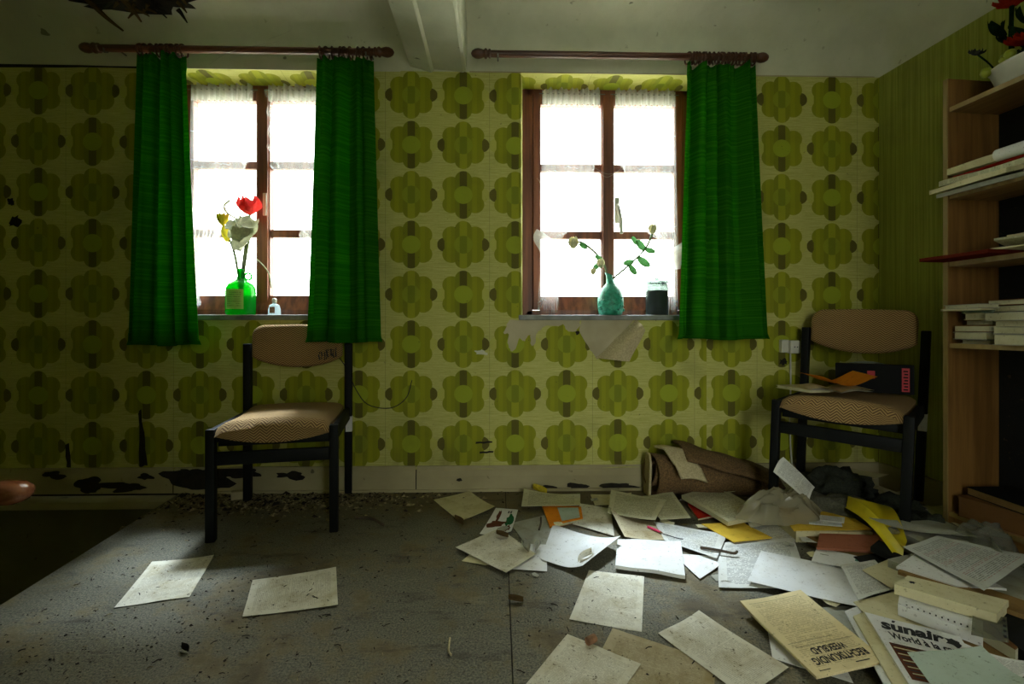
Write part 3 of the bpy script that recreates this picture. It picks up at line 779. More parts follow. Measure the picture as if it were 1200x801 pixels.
# net curtains: hung on a wire on each casement, gathered towards the jamb
def net(label, c, s, edge_in, edge_out, seed, bottom=0.0, ruffle=True, tie=None):
    """edge tables: t (0 top .. 1 bottom) -> distance from the window centre"""
    o = empty('net_curtain', (c, FY0 - .035, SILL), 0, label, 'net curtain', 'white net curtains'); rr = random.Random(seed); p0 = rr.uniform(0, 6)
    zt = 2.085 - SILL; zb = bottom
    def fn(u, v):
        a, b = interp(edge_in, v), interp(edge_out, v)
        x = s * lerp(a, b, u); w = abs(b - a)
        den = .30 / max(.08, w)
        y = .009 * math.sin(u * 52 + p0 + 2 * math.sin(v * 4)) * min(1.6, den) + .006 * math.sin(u * 17 + v * 5 + p0)
        z = lerp(zt, zb, v) + .01 * math.sin(u * 9 + p0) * v
        return (x, y, z)
    MB().grid(fn, 60, 40).build('net', 'net', o, smooth=True)
    hd = MB(); hd.grid(lambda u, v: (s * lerp(edge_in[0][1] - .004, edge_out[0][1] + .004, u) , .012 * math.sin(u * 70 + p0) - .006, zt + .018 - .085 * v + .006 * math.sin(u * 31) * (1 if v == 0 else 0)), 70, 4)
    hd.build('gathered_heading', 'net_dense', o, smooth=True)
    if ruffle:
        rf = MB(); rf.grid(lambda u, v: (s * (interp(edge_in, v) + (.5 - u) * .045 * (.6 + .5 * math.sin(v * 60 + p0))), -.006 + .012 * math.sin(v * 75 + u * 3), lerp(zt, zb, v) + (.008 * math.sin(v * 40) if 0 < v < 1 else 0)), 4, 120)
        rf.build('ruffle', 'net', o, smooth=True)
    if tie:
        x, z = tie
        k = MB(); k.grid(lambda u, v: (s * (x + .06 - .11 * u + .02 * math.sin(v * 5)), -.02 - .014 * math.sin(u * 5 + v * 3), z + .06 - .15 * v * (1 - .45 * u) - .07 * u), 10, 10)
        k.build('tie_band', 'net_dense', o, smooth=True)
    MB().tube([(s * (edge_in[0][1] - .03), 0, zt - .005), (s * (edge_out[0][1] + .02), 0, zt - .005)], .0025, 6).build('wire', 'grey_metal', o)
net('torn white net curtain in the left casement behind the green bottle', WIN[0][0], -1, [(0, .045), (.25, .06), (.42, .09), (.62, .20), (.8, .30), (1, .33)], [(0, .36), (1, .37)], 1, .02, True)
net('white net curtain half hidden by the green curtain, with ruffled edge', WIN[0][0], 1, [(0, .05), (.3, .06), (.6, .10), (.62, .16), (1, .26)], [(0, .37), (1, .37)], 2, .30, True)
net('white net curtain knotted aside at the left of the right window', WIN[1][0], -1, [(0, .05), (.3, .075), (.55, .12), (.68, .26), (.8, .28), (1, .27)], [(0, .355), (.5, .365), (.66, .36), (1, .385)], 3, .01, False, (.33, .40))
net('white net curtain above the dark candle jar, knotted at the right', WIN[1][0], 1, [(0, .04), (.3, .07), (.55, .15), (.68, .27), (1, .29)], [(0, .36), (1, .375)], 4, .01, True, (.34, .34))

# ------------------------------------------------------------------ things on the sills
def flower_stem(o, pts, r=.0058, mat='stem', name='stem'):
    return MB().tube(spline(pts, 16), r, 6).build(name, mat, o, smooth=True)
def petal_mesh(L, Wd, cup, tip=.0, curlamp=.0, nu=6, nv=8, seed=0):
    m = MB()
    m.grid(lambda u, v: ((u - .5) * Wd * math.sin(math.pi * min(1, .12 + .80 * v)) ** .7, L * v * math.cos(cup * v), L * v * math.sin(cup * v) + ((u - .5) ** 2) * Wd * .9 + curlamp * math.sin(u * 9 + v * 5 + seed) * v), nu, nv)
    m.uv = {}
    return m
def place_petals(o, c, n, L, Wd, cup, mat, tilt=.3, name='petal', curl=.004, a0=0, rx=0, ry=0):
    base = Matrix.Translation(Vector(c)) @ Matrix.Rotation(rx, 4, 'X') @ Matrix.Rotation(ry, 4, 'Y')
    for k in range(n):
        p = petal_mesh(L, Wd, cup, 0, curl, seed=k).build(name, mat, o, smooth=True)
        p.matrix_local = base @ Matrix.Rotation(a0 + 2 * math.pi * k / n, 4, 'Z') @ Matrix.Rotation(tilt, 4, 'X')
BX, BY = -1.337, 2.575
b = empty('glass_bottle', (BX, BY, SILL), 0, 'round green glass bottle with paper label and ear handle', 'bottle')
MB().lathe([(.05, 0), (.068, .004), (.071, .015), (.071, .12), (.069, .14), (.058, .16), (.036, .174), (.019, .186), (.016, .20), (.016, .225), (.02, .228), (.02, .238), (.016, .24)], 28).build('glass', 'green_glass', b, smooth=True)
hd = MB().torus((.038, 0, .2), .018, .005, 'y', 16, 7).build('handle', 'green_glass', b, smooth=True)
lb = MB(); lb.grid(lambda u, v: (.0722 * math.sin((u - .5) * 1.3), -.0722 * math.cos((u - .5) * 1.3), .03 + .1 * v), 12, 6);
paper('bottle_label', (176, 196, 120), 9, ink=(70, 100, 50), dirt=.4, m0=.12)
lb.build('paper_label', 'bottle_label', b, smooth=True)
def in_bottle(x, y, z): return (x - BX, y - BY, z - SILL - .12)
f = empty('poppy', (BX, BY, SILL + .12), 0, 'red artificial poppy standing in the green bottle', 'flower')
flower_stem(f, [(0, 0, 0), (.006, 0, .10), (.03, -.01, .24), (.052, -.01, .40)])
c = in_bottle(-1.285, 2.565, 1.405)
place_petals(f, c, 5, .085, .105, .75, 'red_petal', .25, curl=.008, rx=.15)
MB().lathe([(.004, 0), (.02, .006), (.024, .02), (.018, .036), (.022, .04), (.003, .044)], 12, (c[0] + .003, c[1], c[2] + .035)).build('seed_head', 'stem', f, smooth=True)
f = empty('white_bloom', (BX, BY, SILL + .12), 0, 'drooping cream artificial bloom below the red poppy', 'flower')
flower_stem(f, [(.004, .006, 0), (.012, .006, .09), (.03, .0, .2), (.05, -.01, .28)])
c = in_bottle(-1.28, 2.555, 1.35)
for k, (dx, L, Wd, tl) in enumerate(((-.06, .15, .13, -1.9), (.045, .14, .12, -1.9), (0, .19, .10, -1.75), (-.11, .11, .10, -2.2), (.09, .12, .10, -2.3))):
    p = petal_mesh(L, Wd, .3, 0, .012, seed=k * 1.7).build('petal', 'cream_petal', f, smooth=True)
    p.matrix_local = Matrix.Translation(Vector((c[0] + dx * .45, c[1] - .01 - .006 * k, c[2] + .02))) @ Matrix.Rotation(dx * 4, 4, 'Y') @ Matrix.Rotation(tl, 4, 'X') @ Matrix.Rotation(math.pi, 4, 'Y')
flower_stem(f, [(c[0] - .04, c[1], c[2] + .02), (c[0] - .11, c[1], c[2] + .06), (c[0] - .13, c[1], c[2] + .10), (c[0] - .10, c[1], c[2] + .13)], .005, 'cream_petal', 'curled_leaf')
flower_stem(f, [(.05, -.012, .20), (.10, -.02, .16), (.15, -.02, .10), (.165, -.02, .02)], .003, 'cream_petal', 'hanging_tendril')
f = empty('yellow_carnation', (BX, BY, SILL + .12), 0, 'yellow artificial carnation leaning left out of the green bottle', 'flower')
flower_stem(f, [(-.004, 0, 0), (-.012, -.003, .10), (-.035, -.006, .22), (-.074, -.028, .335)])
c = in_bottle(-1.412, 2.545, 1.345)
place_petals(f, c, 9, .062, .036, .5, 'yellow_petal', .6, curl=.004)
place_petals(f, (c[0], c[1], c[2] + .008), 8, .05, .036, .3, 'yellow_petal', 1.1, a0=.3, curl=.004)
p = petal_mesh(.085, .045, .3, 0, .004).build('petal', 'yellow_petal', f, smooth=True); p.matrix_local = Matrix.Translation(Vector((c[0] + .015, c[1] - .02, c[2]))) @ Matrix.Rotation(-1.5, 4, 'X')
b = empty('perfume_bottle', (-1.158, 2.56, SILL), 0, 'tiny frosted perfume bottle with orange contents on the left sill', 'bottle')
MB().lathe([(.024, 0), (.029, .003), (.028, .03), (.022, .052), (.008, .06), (.007, .064)], 4, sx=1.15, sy=.8).build('glass', 'milk_glass', b)
MB().lathe([(.006, .063), (.011, .065), (.012, .078), (.009, .086), (.002, .088)], 10).build('stopper', 'white_plastic', b, smooth=True)
MB().box(-.013, .013, -.026, -.024, .01, .042).build('orange_label', 'cork', b)
VX, VY = .585, 2.565
b = empty('ceramic_vase', (VX, VY, SILL), 0, 'teal pear-shaped ceramic vase with embossed body', 'vase')
prof = [(.048, 0), (.06, .006), (.066, .04), (.068, .07), (.064, .105), (.052, .135), (.034, .155), (.022, .17), (.017, .19), (.016, .205), (.021, .216), (.016, .214), (.012, .19)]
v = MB().lathe(prof, 28)
v.v = [(x + (.008 if z > .17 else 0) * -(z - .17) / .04, y, z + (.008 * (-x) / .02 if z > .2 else 0)) for x, y, z in v.v]
v.build('body', 'teal', b, smooth=True)
for k in range(26):
    a = -math.pi / 2 + rnd.uniform(-1.4, 1.4); z = rnd.uniform(.02, .12)
    r = .0665 if z < .1 else .057
    MB().lathe([(.001, -.004), (.006, -.002), (.007, .001), (.003, .004)], 6, (r * math.cos(a), r * math.sin(a), z)).build('embossed_bud', 'teal', b, smooth=True)
def rose(label, pts, bloom, leaves, small=None):
    o = empty('rose_branch', (VX, VY, SILL + .19), 0, label, 'flower', 'withered roses in the teal vase')
    L = lambda p: (p[0] - VX, p[1] - VY, p[2] - SILL - .19)
    flower_stem(o, [L(p) for p in pts], .0055)
    for c, sz in bloom:
        place_petals(o, L(c), 5, .05 * sz, .05 * sz, .9, 'rose_petal', .5, curl=.004, rx=.4)
        place_petals(o, L(c), 4, .035 * sz, .04 * sz, 1.0, 'rose_petal', .8, curl=.003, a0=.5, rx=.4)
    for (p, ang, ln) in leaves:
        q = petal_mesh(ln, ln * .55, .25, 0, .002).build('leaf', 'leaf', o, smooth=True)
        q.matrix_local = Matrix.Translation(Vector(L(p))) @ Matrix.Rotation(ang, 4, 'Y') @ Matrix.Rotation(math.pi / 2, 4, 'X')
Yv = VY
rose('withered pale rose bending left out of the teal vase', [(VX - .012, Yv, 1.08), (.55, Yv, 1.16), (.50, Yv - .01, 1.22), (.43, Yv - .02, 1.27), (.40, Yv - .02, 1.262)], [((.385, Yv - .02, 1.235), 1.1), ((.525, Yv - .03, 1.135), .85), ((.487, Yv - .03, 1.10), .6)], [((.46, Yv - .02, 1.24), -1.2, .05), ((.50, Yv - .02, 1.20), 2.2, .045), ((.52, Yv - .02, 1.16), -2.4, .05)])
rose('pale rosebud on a leafy stem leaning right from the teal vase', [(VX + .008, Yv, 1.08), (.63, Yv, 1.11), (.70, Yv - .01, 1.17), (.765, Yv - .02, 1.24), (.80, Yv - .02, 1.315)], [((.80, Yv - .02, 1.315), .9)], [((.70, Yv - .02, 1.17), -1.8, .06), ((.68, Yv - .02, 1.15), 2.6, .06), ((.76, Yv - .02, 1.23), -.8, .07), ((.76, Yv - .02, 1.235), 1.9, .055), ((.725, Yv - .02, 1.19), 2.3, .075), ((.72, Yv - .02, 1.26), -.7, .05)])
b = empty('candle_jar', (.834, 2.575, SILL), 0, 'glass jar half filled with dark wax on the right sill', 'jar')
MB().lathe([(.054, 0), (.058, .004), (.058, .15), (.052, .165), (.05, .17)], 24).build('glass', 'clear_glass', b, smooth=True)
MB().lathe([(.052, .004), (.056, .008), (.056, .128), (.05, .131)], 24).build('wax', 'dark_wax', b, smooth=True)
MB().lathe([(.05, .170), (.06, .172), (.06, .178), (.05, .182), (.012, .186), (.01, .2), (.002, .202)], 24).build('lid', 'clear_glass', b, smooth=True)

# ------------------------------------------------------------------ wall socket
o = empty('wall_socket', (1.49, WY, .73), 0, 'cream double power socket on the wall behind the right chair', 'socket')
MB().box(-.045, -.008, -.03, 0, -.032, .034, .004).build('box', 'white_plastic', o); MB().box(-.006, .046, -.04, 0, -.036, .03, .005).build('box', 'white_plastic', o)
MB().lathe([(.017, 0), (.017, .003)], 14, (-.026, 0, 0)).build('hole_ring', 'grey_metal', o).rotation_euler = (R(90), 0, 0)
for x in (.012, .026): MB().box(x, x + .005, -.0415, -.0395, -.006, .0).build('hole', 'ink', o)
MB().tube(spline([(.01, -.01, -.036), (.012, -.01, -.2), (.006, -.012, -.4), (.016, -.012, -.6), (.03, -.02, -.69)], 20), .004, 6).build('cable', 'white_plastic', o)

# ------------------------------------------------------------------ chairs
def chair(name, label, loc, rz, roll=0.0, pitch=0.0, burnt=False):
    o = empty(name, loc, rz, label, 'chair', 'black framed chairs with tweed upholstery'); o.rotation_euler = (pitch, roll, rz)
    hw = .225; D = .46; t = .017
    for s in (-1, 1):
        sm(MB().box(s * hw - t, s * hw + t, -t, t, 0, .433, .004).build('front_leg', 'black_wood', o))
        x = s * (hw + .006)
        sm(MB().box(x - t, x + t, D - .005, D + .037, 0, .748, .004).build('back_leg', 'black_wood', o))
        a, b_ = Vector((s * hw, t, .40)), Vector((x, D, .40))
        sm(MB().obox(Matrix.Translation((a + b_) / 2) @ Matrix.Rotation(0, 4, 'X'), .022, (b_ - a).length, .06, .003).build('side_rail', 'black_wood', o))
        MB().box(x - t - .001 if s < 0 else x - .012, x + .012 if s < 0 else x + t + .001, D - .007, D + .02, .31, .385).build('paper_tag', 'paper_white', o)
    sm(MB().box(-hw + t, hw - t, -.011, .011, .293, .343, .003).build('front_stretcher', 'black_wood', o))
    sm(MB().box(-hw + t, hw - t, D + .0, D + .02, .36, .42, .003).build('back_rail', 'black_wood', o))
    sm(MB().box(-hw + t, hw - t, .02, .04, .36, .40, .003).build('seat_support', 'black_wood', o))
    # seat pad: closed rounded cushion, front edge rolled down
    def seat(u, v):
        x = (u - .5) * 2; y = v
        wdt = .207 + .004 * v
        X = x * wdt; Y = -.022 + (D + .0) * v
        Z = .452 + .020 * (1 - x * x) * (1 - .6 * v) - .035 * max(0, 1 - v * 9) ** 2 - .010 * math.sin(math.pi * v) + .004 * v
        Z -= .014 * max(0, abs(x) - .88) / .12
        return (X, Y, Z)
    m = MB(); nu, nv = 20, 24; m.grid(seat, nu, nv); top = dict(m.uv)
    i0 = len(m.v); w = nu + 1
    for j in range(nv + 1):
        for i in range(nu + 1):
            p = seat(i / nu, j / nv); x = (i / nu - .5) * 2
            m.v.append((p[0] * .985, p[1] + .006 * (1 - j / nv), .398 + (.006 - .03 * (1 - x * x)) * max(0, 1 - j / nv * 6)))
    for j in range(nv):
        for i in range(nu): m.f.append((i0 + j * w + i, i0 + (j + 1) * w + i, i0 + (j + 1) * w + i + 1, i0 + j * w + i + 1))
    def strip(a, b):
        m.f.append((a, b, i0 + b, i0 + a)); pa, pb = m.v[a], m.v[b]
        m.uv[len(m.f) - 1] = [(pa[0] / .42 + .5 + pa[1] * .0, 0 + pa[1]), (pb[0] / .42 + .5, 0 + pb[1]), (pb[0] / .42 + .5, -.12 + pb[1]), (pa[0] / .42 + .5, -.12 + pa[1])]
    for i in range(nu): strip(i + 1, i); strip(nv * w + i, nv * w + i + 1)
    for j in range(nv): strip(j * w, (j + 1) * w); strip((j + 1) * w + nu, j * w + nu)
    sm(m.build('seat', 'tweed', o), 50)
    # backrest pad: rounded top corners, bottom edge bowed down, curved in plan
    zt, zs, zm = .838, .682, .632; bw = .205
    def outline(n=64):
        P = []
        rc = .055
        for k in range(9): a = math.pi / 2 * k / 8; P.append((bw - rc + rc * math.cos(a), zt - rc + rc * math.sin(a)))
        P.append((0, zt + .004))
        for k in range(9): a = math.pi / 2 + math.pi / 2 * k / 8; P.append((-bw + rc + rc * math.cos(a), zt - rc + rc * math.sin(a)))
        for k in range(17):
            t_ = k / 16; x = lerp(-bw, bw, t_); e = (2 * t_ - 1); P.append((x, zm + (zs - zm) * abs(e) ** 2.2 + .004 * (k in (0, 16))))
        return P
    P = outline(); n = len(P); yc = D + .012
    cur = lambda x: .028 * (x / bw) ** 2 * -1 + .012
    m = MB(); cz = (zt + zm) / 2 + .01
    layers = [(.0, -.030), (.55, -.030), (.88, -.026), (.97, -.016), (1, -.004), (1, .006), (.97, .016), (.6, .022), (0, .022)]
    for sc_, dy in layers:
        for x, z in P:
            X, Zz = x * sc_, cz + (z - cz) * sc_
            m.v.append((X, yc + cur(X) + dy, Zz))
    for k in range(len(layers) - 1):
        for j in range(n):
            m.f.append((k * n + j, k * n + (j + 1) % n, (k + 1) * n + (j + 1) % n, (k + 1) * n + j))
            m.uv[len(m.f) - 1] = [(m.v[q][0] / .42, m.v[q][2] / .45) for q in m.f[-1]]
    sm(m.build('backrest', 'tweed', o), 60)
    if burnt:
        for k in range(9):
            x = .10 + .011 * k * .9 + rnd.uniform(-.003, .003); z0 = .655 + rnd.uniform(0, .02) + .003 * k
            MB().tube([(x, yc + cur(x) - .033, z0), (x + rnd.uniform(-.006, .006), yc + cur(x) - .036, z0 + .02), (x, yc + cur(x) - .033, z0 + rnd.uniform(.025, .045))], .0032, 5).build('loose_thread', 'ink', o)
    return o
chair('upholstered_chair', 'tweed chair with black legs below the left window, seat empty', (-.89, 1.965, 0), .19, burnt=True)
chair('upholstered_chair', 'tweed chair with black legs in the right corner, books on its seat', (1.352, 1.95, .072), -.79, roll=.036)

# ------------------------------------------------------------------ bookcase
BK = Matrix.Translation((1.747, 1.887, 0)) @ Matrix.Rotation(math.atan(RS), 4, 'Z')
def bk(x, y, z): return BK @ Vector((x, y, z))
o = empty('bookcase', (1.747, 1.887, 0), math.atan(RS), 'tall light brown open bookcase against the right wall', 'bookcase')
DP = .232; LN = .95
for y in (0, -LN):
    p = MB().box(.004, DP, y - .018, y, 0, 1.795).build('side_panel', 'case_wood', o)
    MB().box(0, .0045, y - .018, y, 0, 1.795).build('edge_band', 'case_edge', p)
for z in (1.665, 1.325, 1.062, .745, .09):
    p = MB().box(.012, DP - .006, -LN, -.018, z, z + .018).build('shelf', 'shelf_wood', o)
    MB().box(.008, .0125, -LN, -.018, z, z + .018).build('edge_band', 'case_edge', p)
MB().box(DP - .006, DP, -LN, -.018, .02, 1.795).build('back_panel', 'book_dark', o)
MB().box(.03, .045, -LN, -.018, 0, .09).build('plinth', 'case_wood', o)
SH = {1: 1.683, 2: 1.343, 3: 1.080, 4: .763, 5: .108}

def book(label, x, y, z, w, d, t, rot, cover, pages='paper_book', group=None, name='book', cat='book', frame=True, spine='x-'):
    """lying book; w along local y (spine length), d along x; frame: bookcase coordinates"""
    mw = (BK if frame else Matrix.Identity(4)) @ Matrix.Translation((x, y, z)) @ Matrix.Rotation(rot, 4, 'Z')
    o = empty(name, mw.to_translation(), mw.to_euler().z, label, cat, group)
    c = .0022
    cv = MB().box(-d / 2, d / 2, -w / 2, w / 2, 0, c); cv.box(-d / 2, d / 2, -w / 2, w / 2, t - c, t); cv.box(d / 2 - c, d / 2, -w / 2, w / 2, 0, t)
    cv.build('cover', cover, o)
    MB().box(-d / 2 + .004, d / 2 - c, -w / 2 + .003, w / 2 - .003, c, t - c).build('pages', pages, o)
    return o
# shelf 4 (at sitting height)
paper('book_white', (168, 168, 154), 0, dirt=.5)
z = SH[4]; g = 'books stacked on the lower shelf'
def stack(items, y0, x0, z, group):
    for lab, w, d, t, dx, dy, rot, cover, pages in items:
        book(lab, x0 + d / 2 + dx, y0 - w / 2 + dy, z, w, d, t, rot, cover, pages, group); z += t + .0006
    return z
stack([('thin grey book at the bottom of the left stack on the lower shelf', .10, .15, .016, .02, -.02, .05, 'paper_grey', 'paper_book'),
       ('white paperback second from below in the left stack', .125, .19, .028, .0, -.01, -.03, 'book_white', 'paper_book'),
       ('brown clothbound book third from below in the left stack', .125, .19, .024, -.002, -.01, .04, 'book_brown', 'paper_book'),
       ('tan book under the teal one in the left stack', .10, .16, .02, .03, -.03, -.04, 'card_brown', 'paper_book'),
       ('thick cream book leaning out of the left stack', .13, .17, .026, .012, -.035, .12, 'paper_cream', 'paper_book'),
       ('teal booklet near the top of the left stack', .12, .17, .007, .016, -.03, -.12, 'book_teal', 'paper_book'),
       ('yellowed brochure sticking out past the shelf panel', .13, .24, .006, -.07, -.01, .18, 'paper_cream', 'paper_book'),
       ('white booklet lying topmost on the left stack', .14, .20, .016, -.05, -.02, -.10, 'book_white', 'paper_book')], -.02, .012, z, g)
stack([('white magazine stack end at the front of the lower shelf', .20, .21, .038, -.03, -.03, .02, 'book_white', 'paper_book'),
       ('grey book second from below in the right stack', .2, .17, .026, .005, 0, -.02, 'paper_grey', 'paper_book'),
       ('beige book in the middle of the right stack', .2, .17, .02, .012, 0, .03, 'paper_cream', 'paper_book'),
       ('white covered book on the right stack under dark volumes', .21, .19, .03, -.006, .02, -.02, 'book_white', 'paper_book'),
       ('dark clothbound volume on the right stack', .2, .17, .024, .02, .03, .03, 'book_dark', 'paper_book'),
       ('brown volume topmost on the right stack', .2, .17, .02, .02, .03, .0, 'book_brown', 'paper_book')], -.165, .012, z, g)
# shelf 3
paper('book_maroon', (92, 34, 22), 0, dirt=.4, trans=0)
z = SH[3]
def loose(label, x, y, z, w, d, mat, rot, lift=0.0, group=None, t=.004, name='paper_sheaf', cat='papers', wav=.004, sag=0.0):
    mw = BK @ Matrix.Translation((x, y, z)) @ Matrix.Rotation(rot, 4, 'Z')
    m = MB(); fn = lambda u, v, k=0: ((u - .5) * d, (v - .5) * w, k + lift * (1 - u) ** 2 - sag * max(0, .3 - u) * 3 + (wav * .5 * (1 + math.sin(u * 5 + v * 7 + x * 90 + z * 50)) if k else 0))
    m.grid(lambda u, v: fn(u, v, t), 8, 8); n0 = len(m.v); m.grid(lambda u, v: fn(u, v, 0), 8, 8)
    for i in range(8):
        for a, b in (((i, i + 1)), ((72 + i + 1, 72 + i)), ((9 * (i + 1), 9 * i)), ((9 * i + 8, 9 * (i + 1) + 8))): m.f.append((b, a, n0 + a, n0 + b))
    o = m.build(name, mat, None, smooth=False); o.matrix_world = mw; tag(o, label, cat, group); return o
g3 = 'papers on the middle shelf'
loose('red-brown folder sticking far out of the middle shelf', .045, -.12, z, .24, .30, 'book_maroon', .05, group=g3, t=.012, name='folder', cat='folder', wav=.001)
loose('yellowed sheet under the red-brown folder on the middle shelf', .06, -.26, z + .013, .22, .22, 'paper_cream', -.1, group=g3)
loose('cream sheet curling up at the back of the middle shelf', .10, -.30, z + .02, .24, .2, 'paper_book', .2, .03, g3)
loose('thick pile of papers deep in the middle shelf', .13, -.30, z + .045, .22, .17, 'paper_cream', -.05, 0, g3, .028)
# shelf 2
z = SH[2]; g2 = 'newspapers and folders on the upper shelf'
loose('lowest newspaper drooping over the upper shelf edge', .075, -.17, z, .30, .25, 'paper_grey', .03, 0, g2, .014, 'newspaper', 'newspaper', .003, .02)
loose('folded newspaper jutting out furthest from the upper shelf', .065, -.15, z + .018, .28, .27, 'paper_cream', -.04, 0, g2, .016, 'newspaper', 'newspaper', .004, .02)
loose('pale magazine below the red folder on the upper shelf', .09, -.16, z + .04, .28, .26, 'paper_book', .06, 0, g2, .016, 'magazine', 'magazine', .004, .015)
loose('dark red folder lying flat on the upper shelf magazines', .115, -.17, z + .062, .28, .21, 'book_red', -.03, 0, g2, .006, 'folder', 'folder', .002)
loose('cream sheaf between two red folders on the upper shelf', .10, -.16, z + .070, .27, .22, 'paper_cream', .05, 0, g2, .024)
loose('maroon folder topmost on the upper shelf', .115, -.17, z + .10, .28, .20, 'book_maroon', -.02, 0, g2, .005, 'folder', 'folder', .002)
rm = MB()
rm.grid(lambda u, v: tuple(bk(-.01 + (.024 - .012 * u) * math.cos(u * 12.6), -.205 - .17 * v, z + .085 + (.024 - .012 * u) * math.sin(u * 12.6))), 40, 3)
tag(rm.build('rolled_magazine', 'paper_white', None, smooth=False), 'white rolled-up magazine wedged at the right of the upper shelf', 'magazine')
# bottom
book('brown box lying on the bottom of the bookcase', .12, -.19, SH[5], .30, .20, .075, .18, 'book_brown', 'book_brown', None, 'cardboard_box', 'box')
book('dark worn atlas on the brown box in the bookcase bottom', .125, -.19, SH[5] + .076, .26, .19, .03, -.1, 'book_dark', 'card_brown', None)
M['lime_fruit'] = simple('lime_green_fruit', (150, 160, 40), .4, .1)
# pot with dried arrangement on top
pc = bk(.115, -.235, SH[1])
o = empty('flower_pot', pc, math.atan(RS), 'long white ceramic planter on the top shelf', 'planter')
MB().lathe([(.075, 0), (.085, .004), (.105, .075), (.11, .082), (.104, .082), (.095, .07)], 28, sx=.9, sy=1.35).build('body', 'white_plastic', o, smooth=True)
MB().lathe([(.002, .072), (.096, .07)], 24, sx=.9, sy=1.35).build('soil', 'dark_crumb', o)
o = empty('flower_arrangement', pc + Vector((0, 0, .07)), math.atan(RS), 'dusty artificial flowers and fruit in the white planter', 'flowers')
for pts, r in (([(-.02, .06, 0), (-.02, .07, .10), (-.015, .072, .24)], .008), ([(-.03, .10, 0), (-.04, .13, .06), (-.06, .15, .10)], .003), ([(0, 0, 0), (-.01, -.02, .10), (0, -.05, .22)], .005), ([(-.03, -.02, 0), (-.05, -.06, .08), (-.04, -.12, .16)], .005)):
    flower_stem(o, pts, r, 'dark_leaf')
place_petals(o, (-.015, .072, .235), 8, .06, .035, .3, 'brick_petal', .2)
place_petals(o, (-.065, .155, .10), 7, .03, .025, .3, 'book_dark', .2, rx=.4)
place_petals(o, (-.02, .03, .07), 7, .06, .04, .4, 'brick_petal', .4, ry=-.5)
place_petals(o, (-.05, -.03, .06), 7, .06, .04, .4, 'brick_petal', .3, ry=-.6)
for k in range(26):
    a = rnd.uniform(0, 6.28); q = petal_mesh(rnd.uniform(.06, .13), .035, .4, 0, .004).build('leaf', 'dark_leaf', o, smooth=True)
    q.matrix_local = Matrix.Translation(Vector((rnd.uniform(-.06, .05), rnd.uniform(-.12, .12), rnd.uniform(.0, .14)))) @ Matrix.Rotation(a, 4, 'Z') @ Matrix.Rotation(rnd.uniform(-.1, 1.1), 4, 'X')
for k, (x, y, zz) in enumerate(((-.075, .11, .012), (-.07, .05, .03), (-.075, .03, .035))):
    MB().lathe([(.002, -.018), (.012, -.014), (.018, 0), (.013, .014), (.003, .018)], 12, (x, y, zz)).build('fruit', 'lime_fruit', o, smooth=True) if 'lime_fruit' in M else None

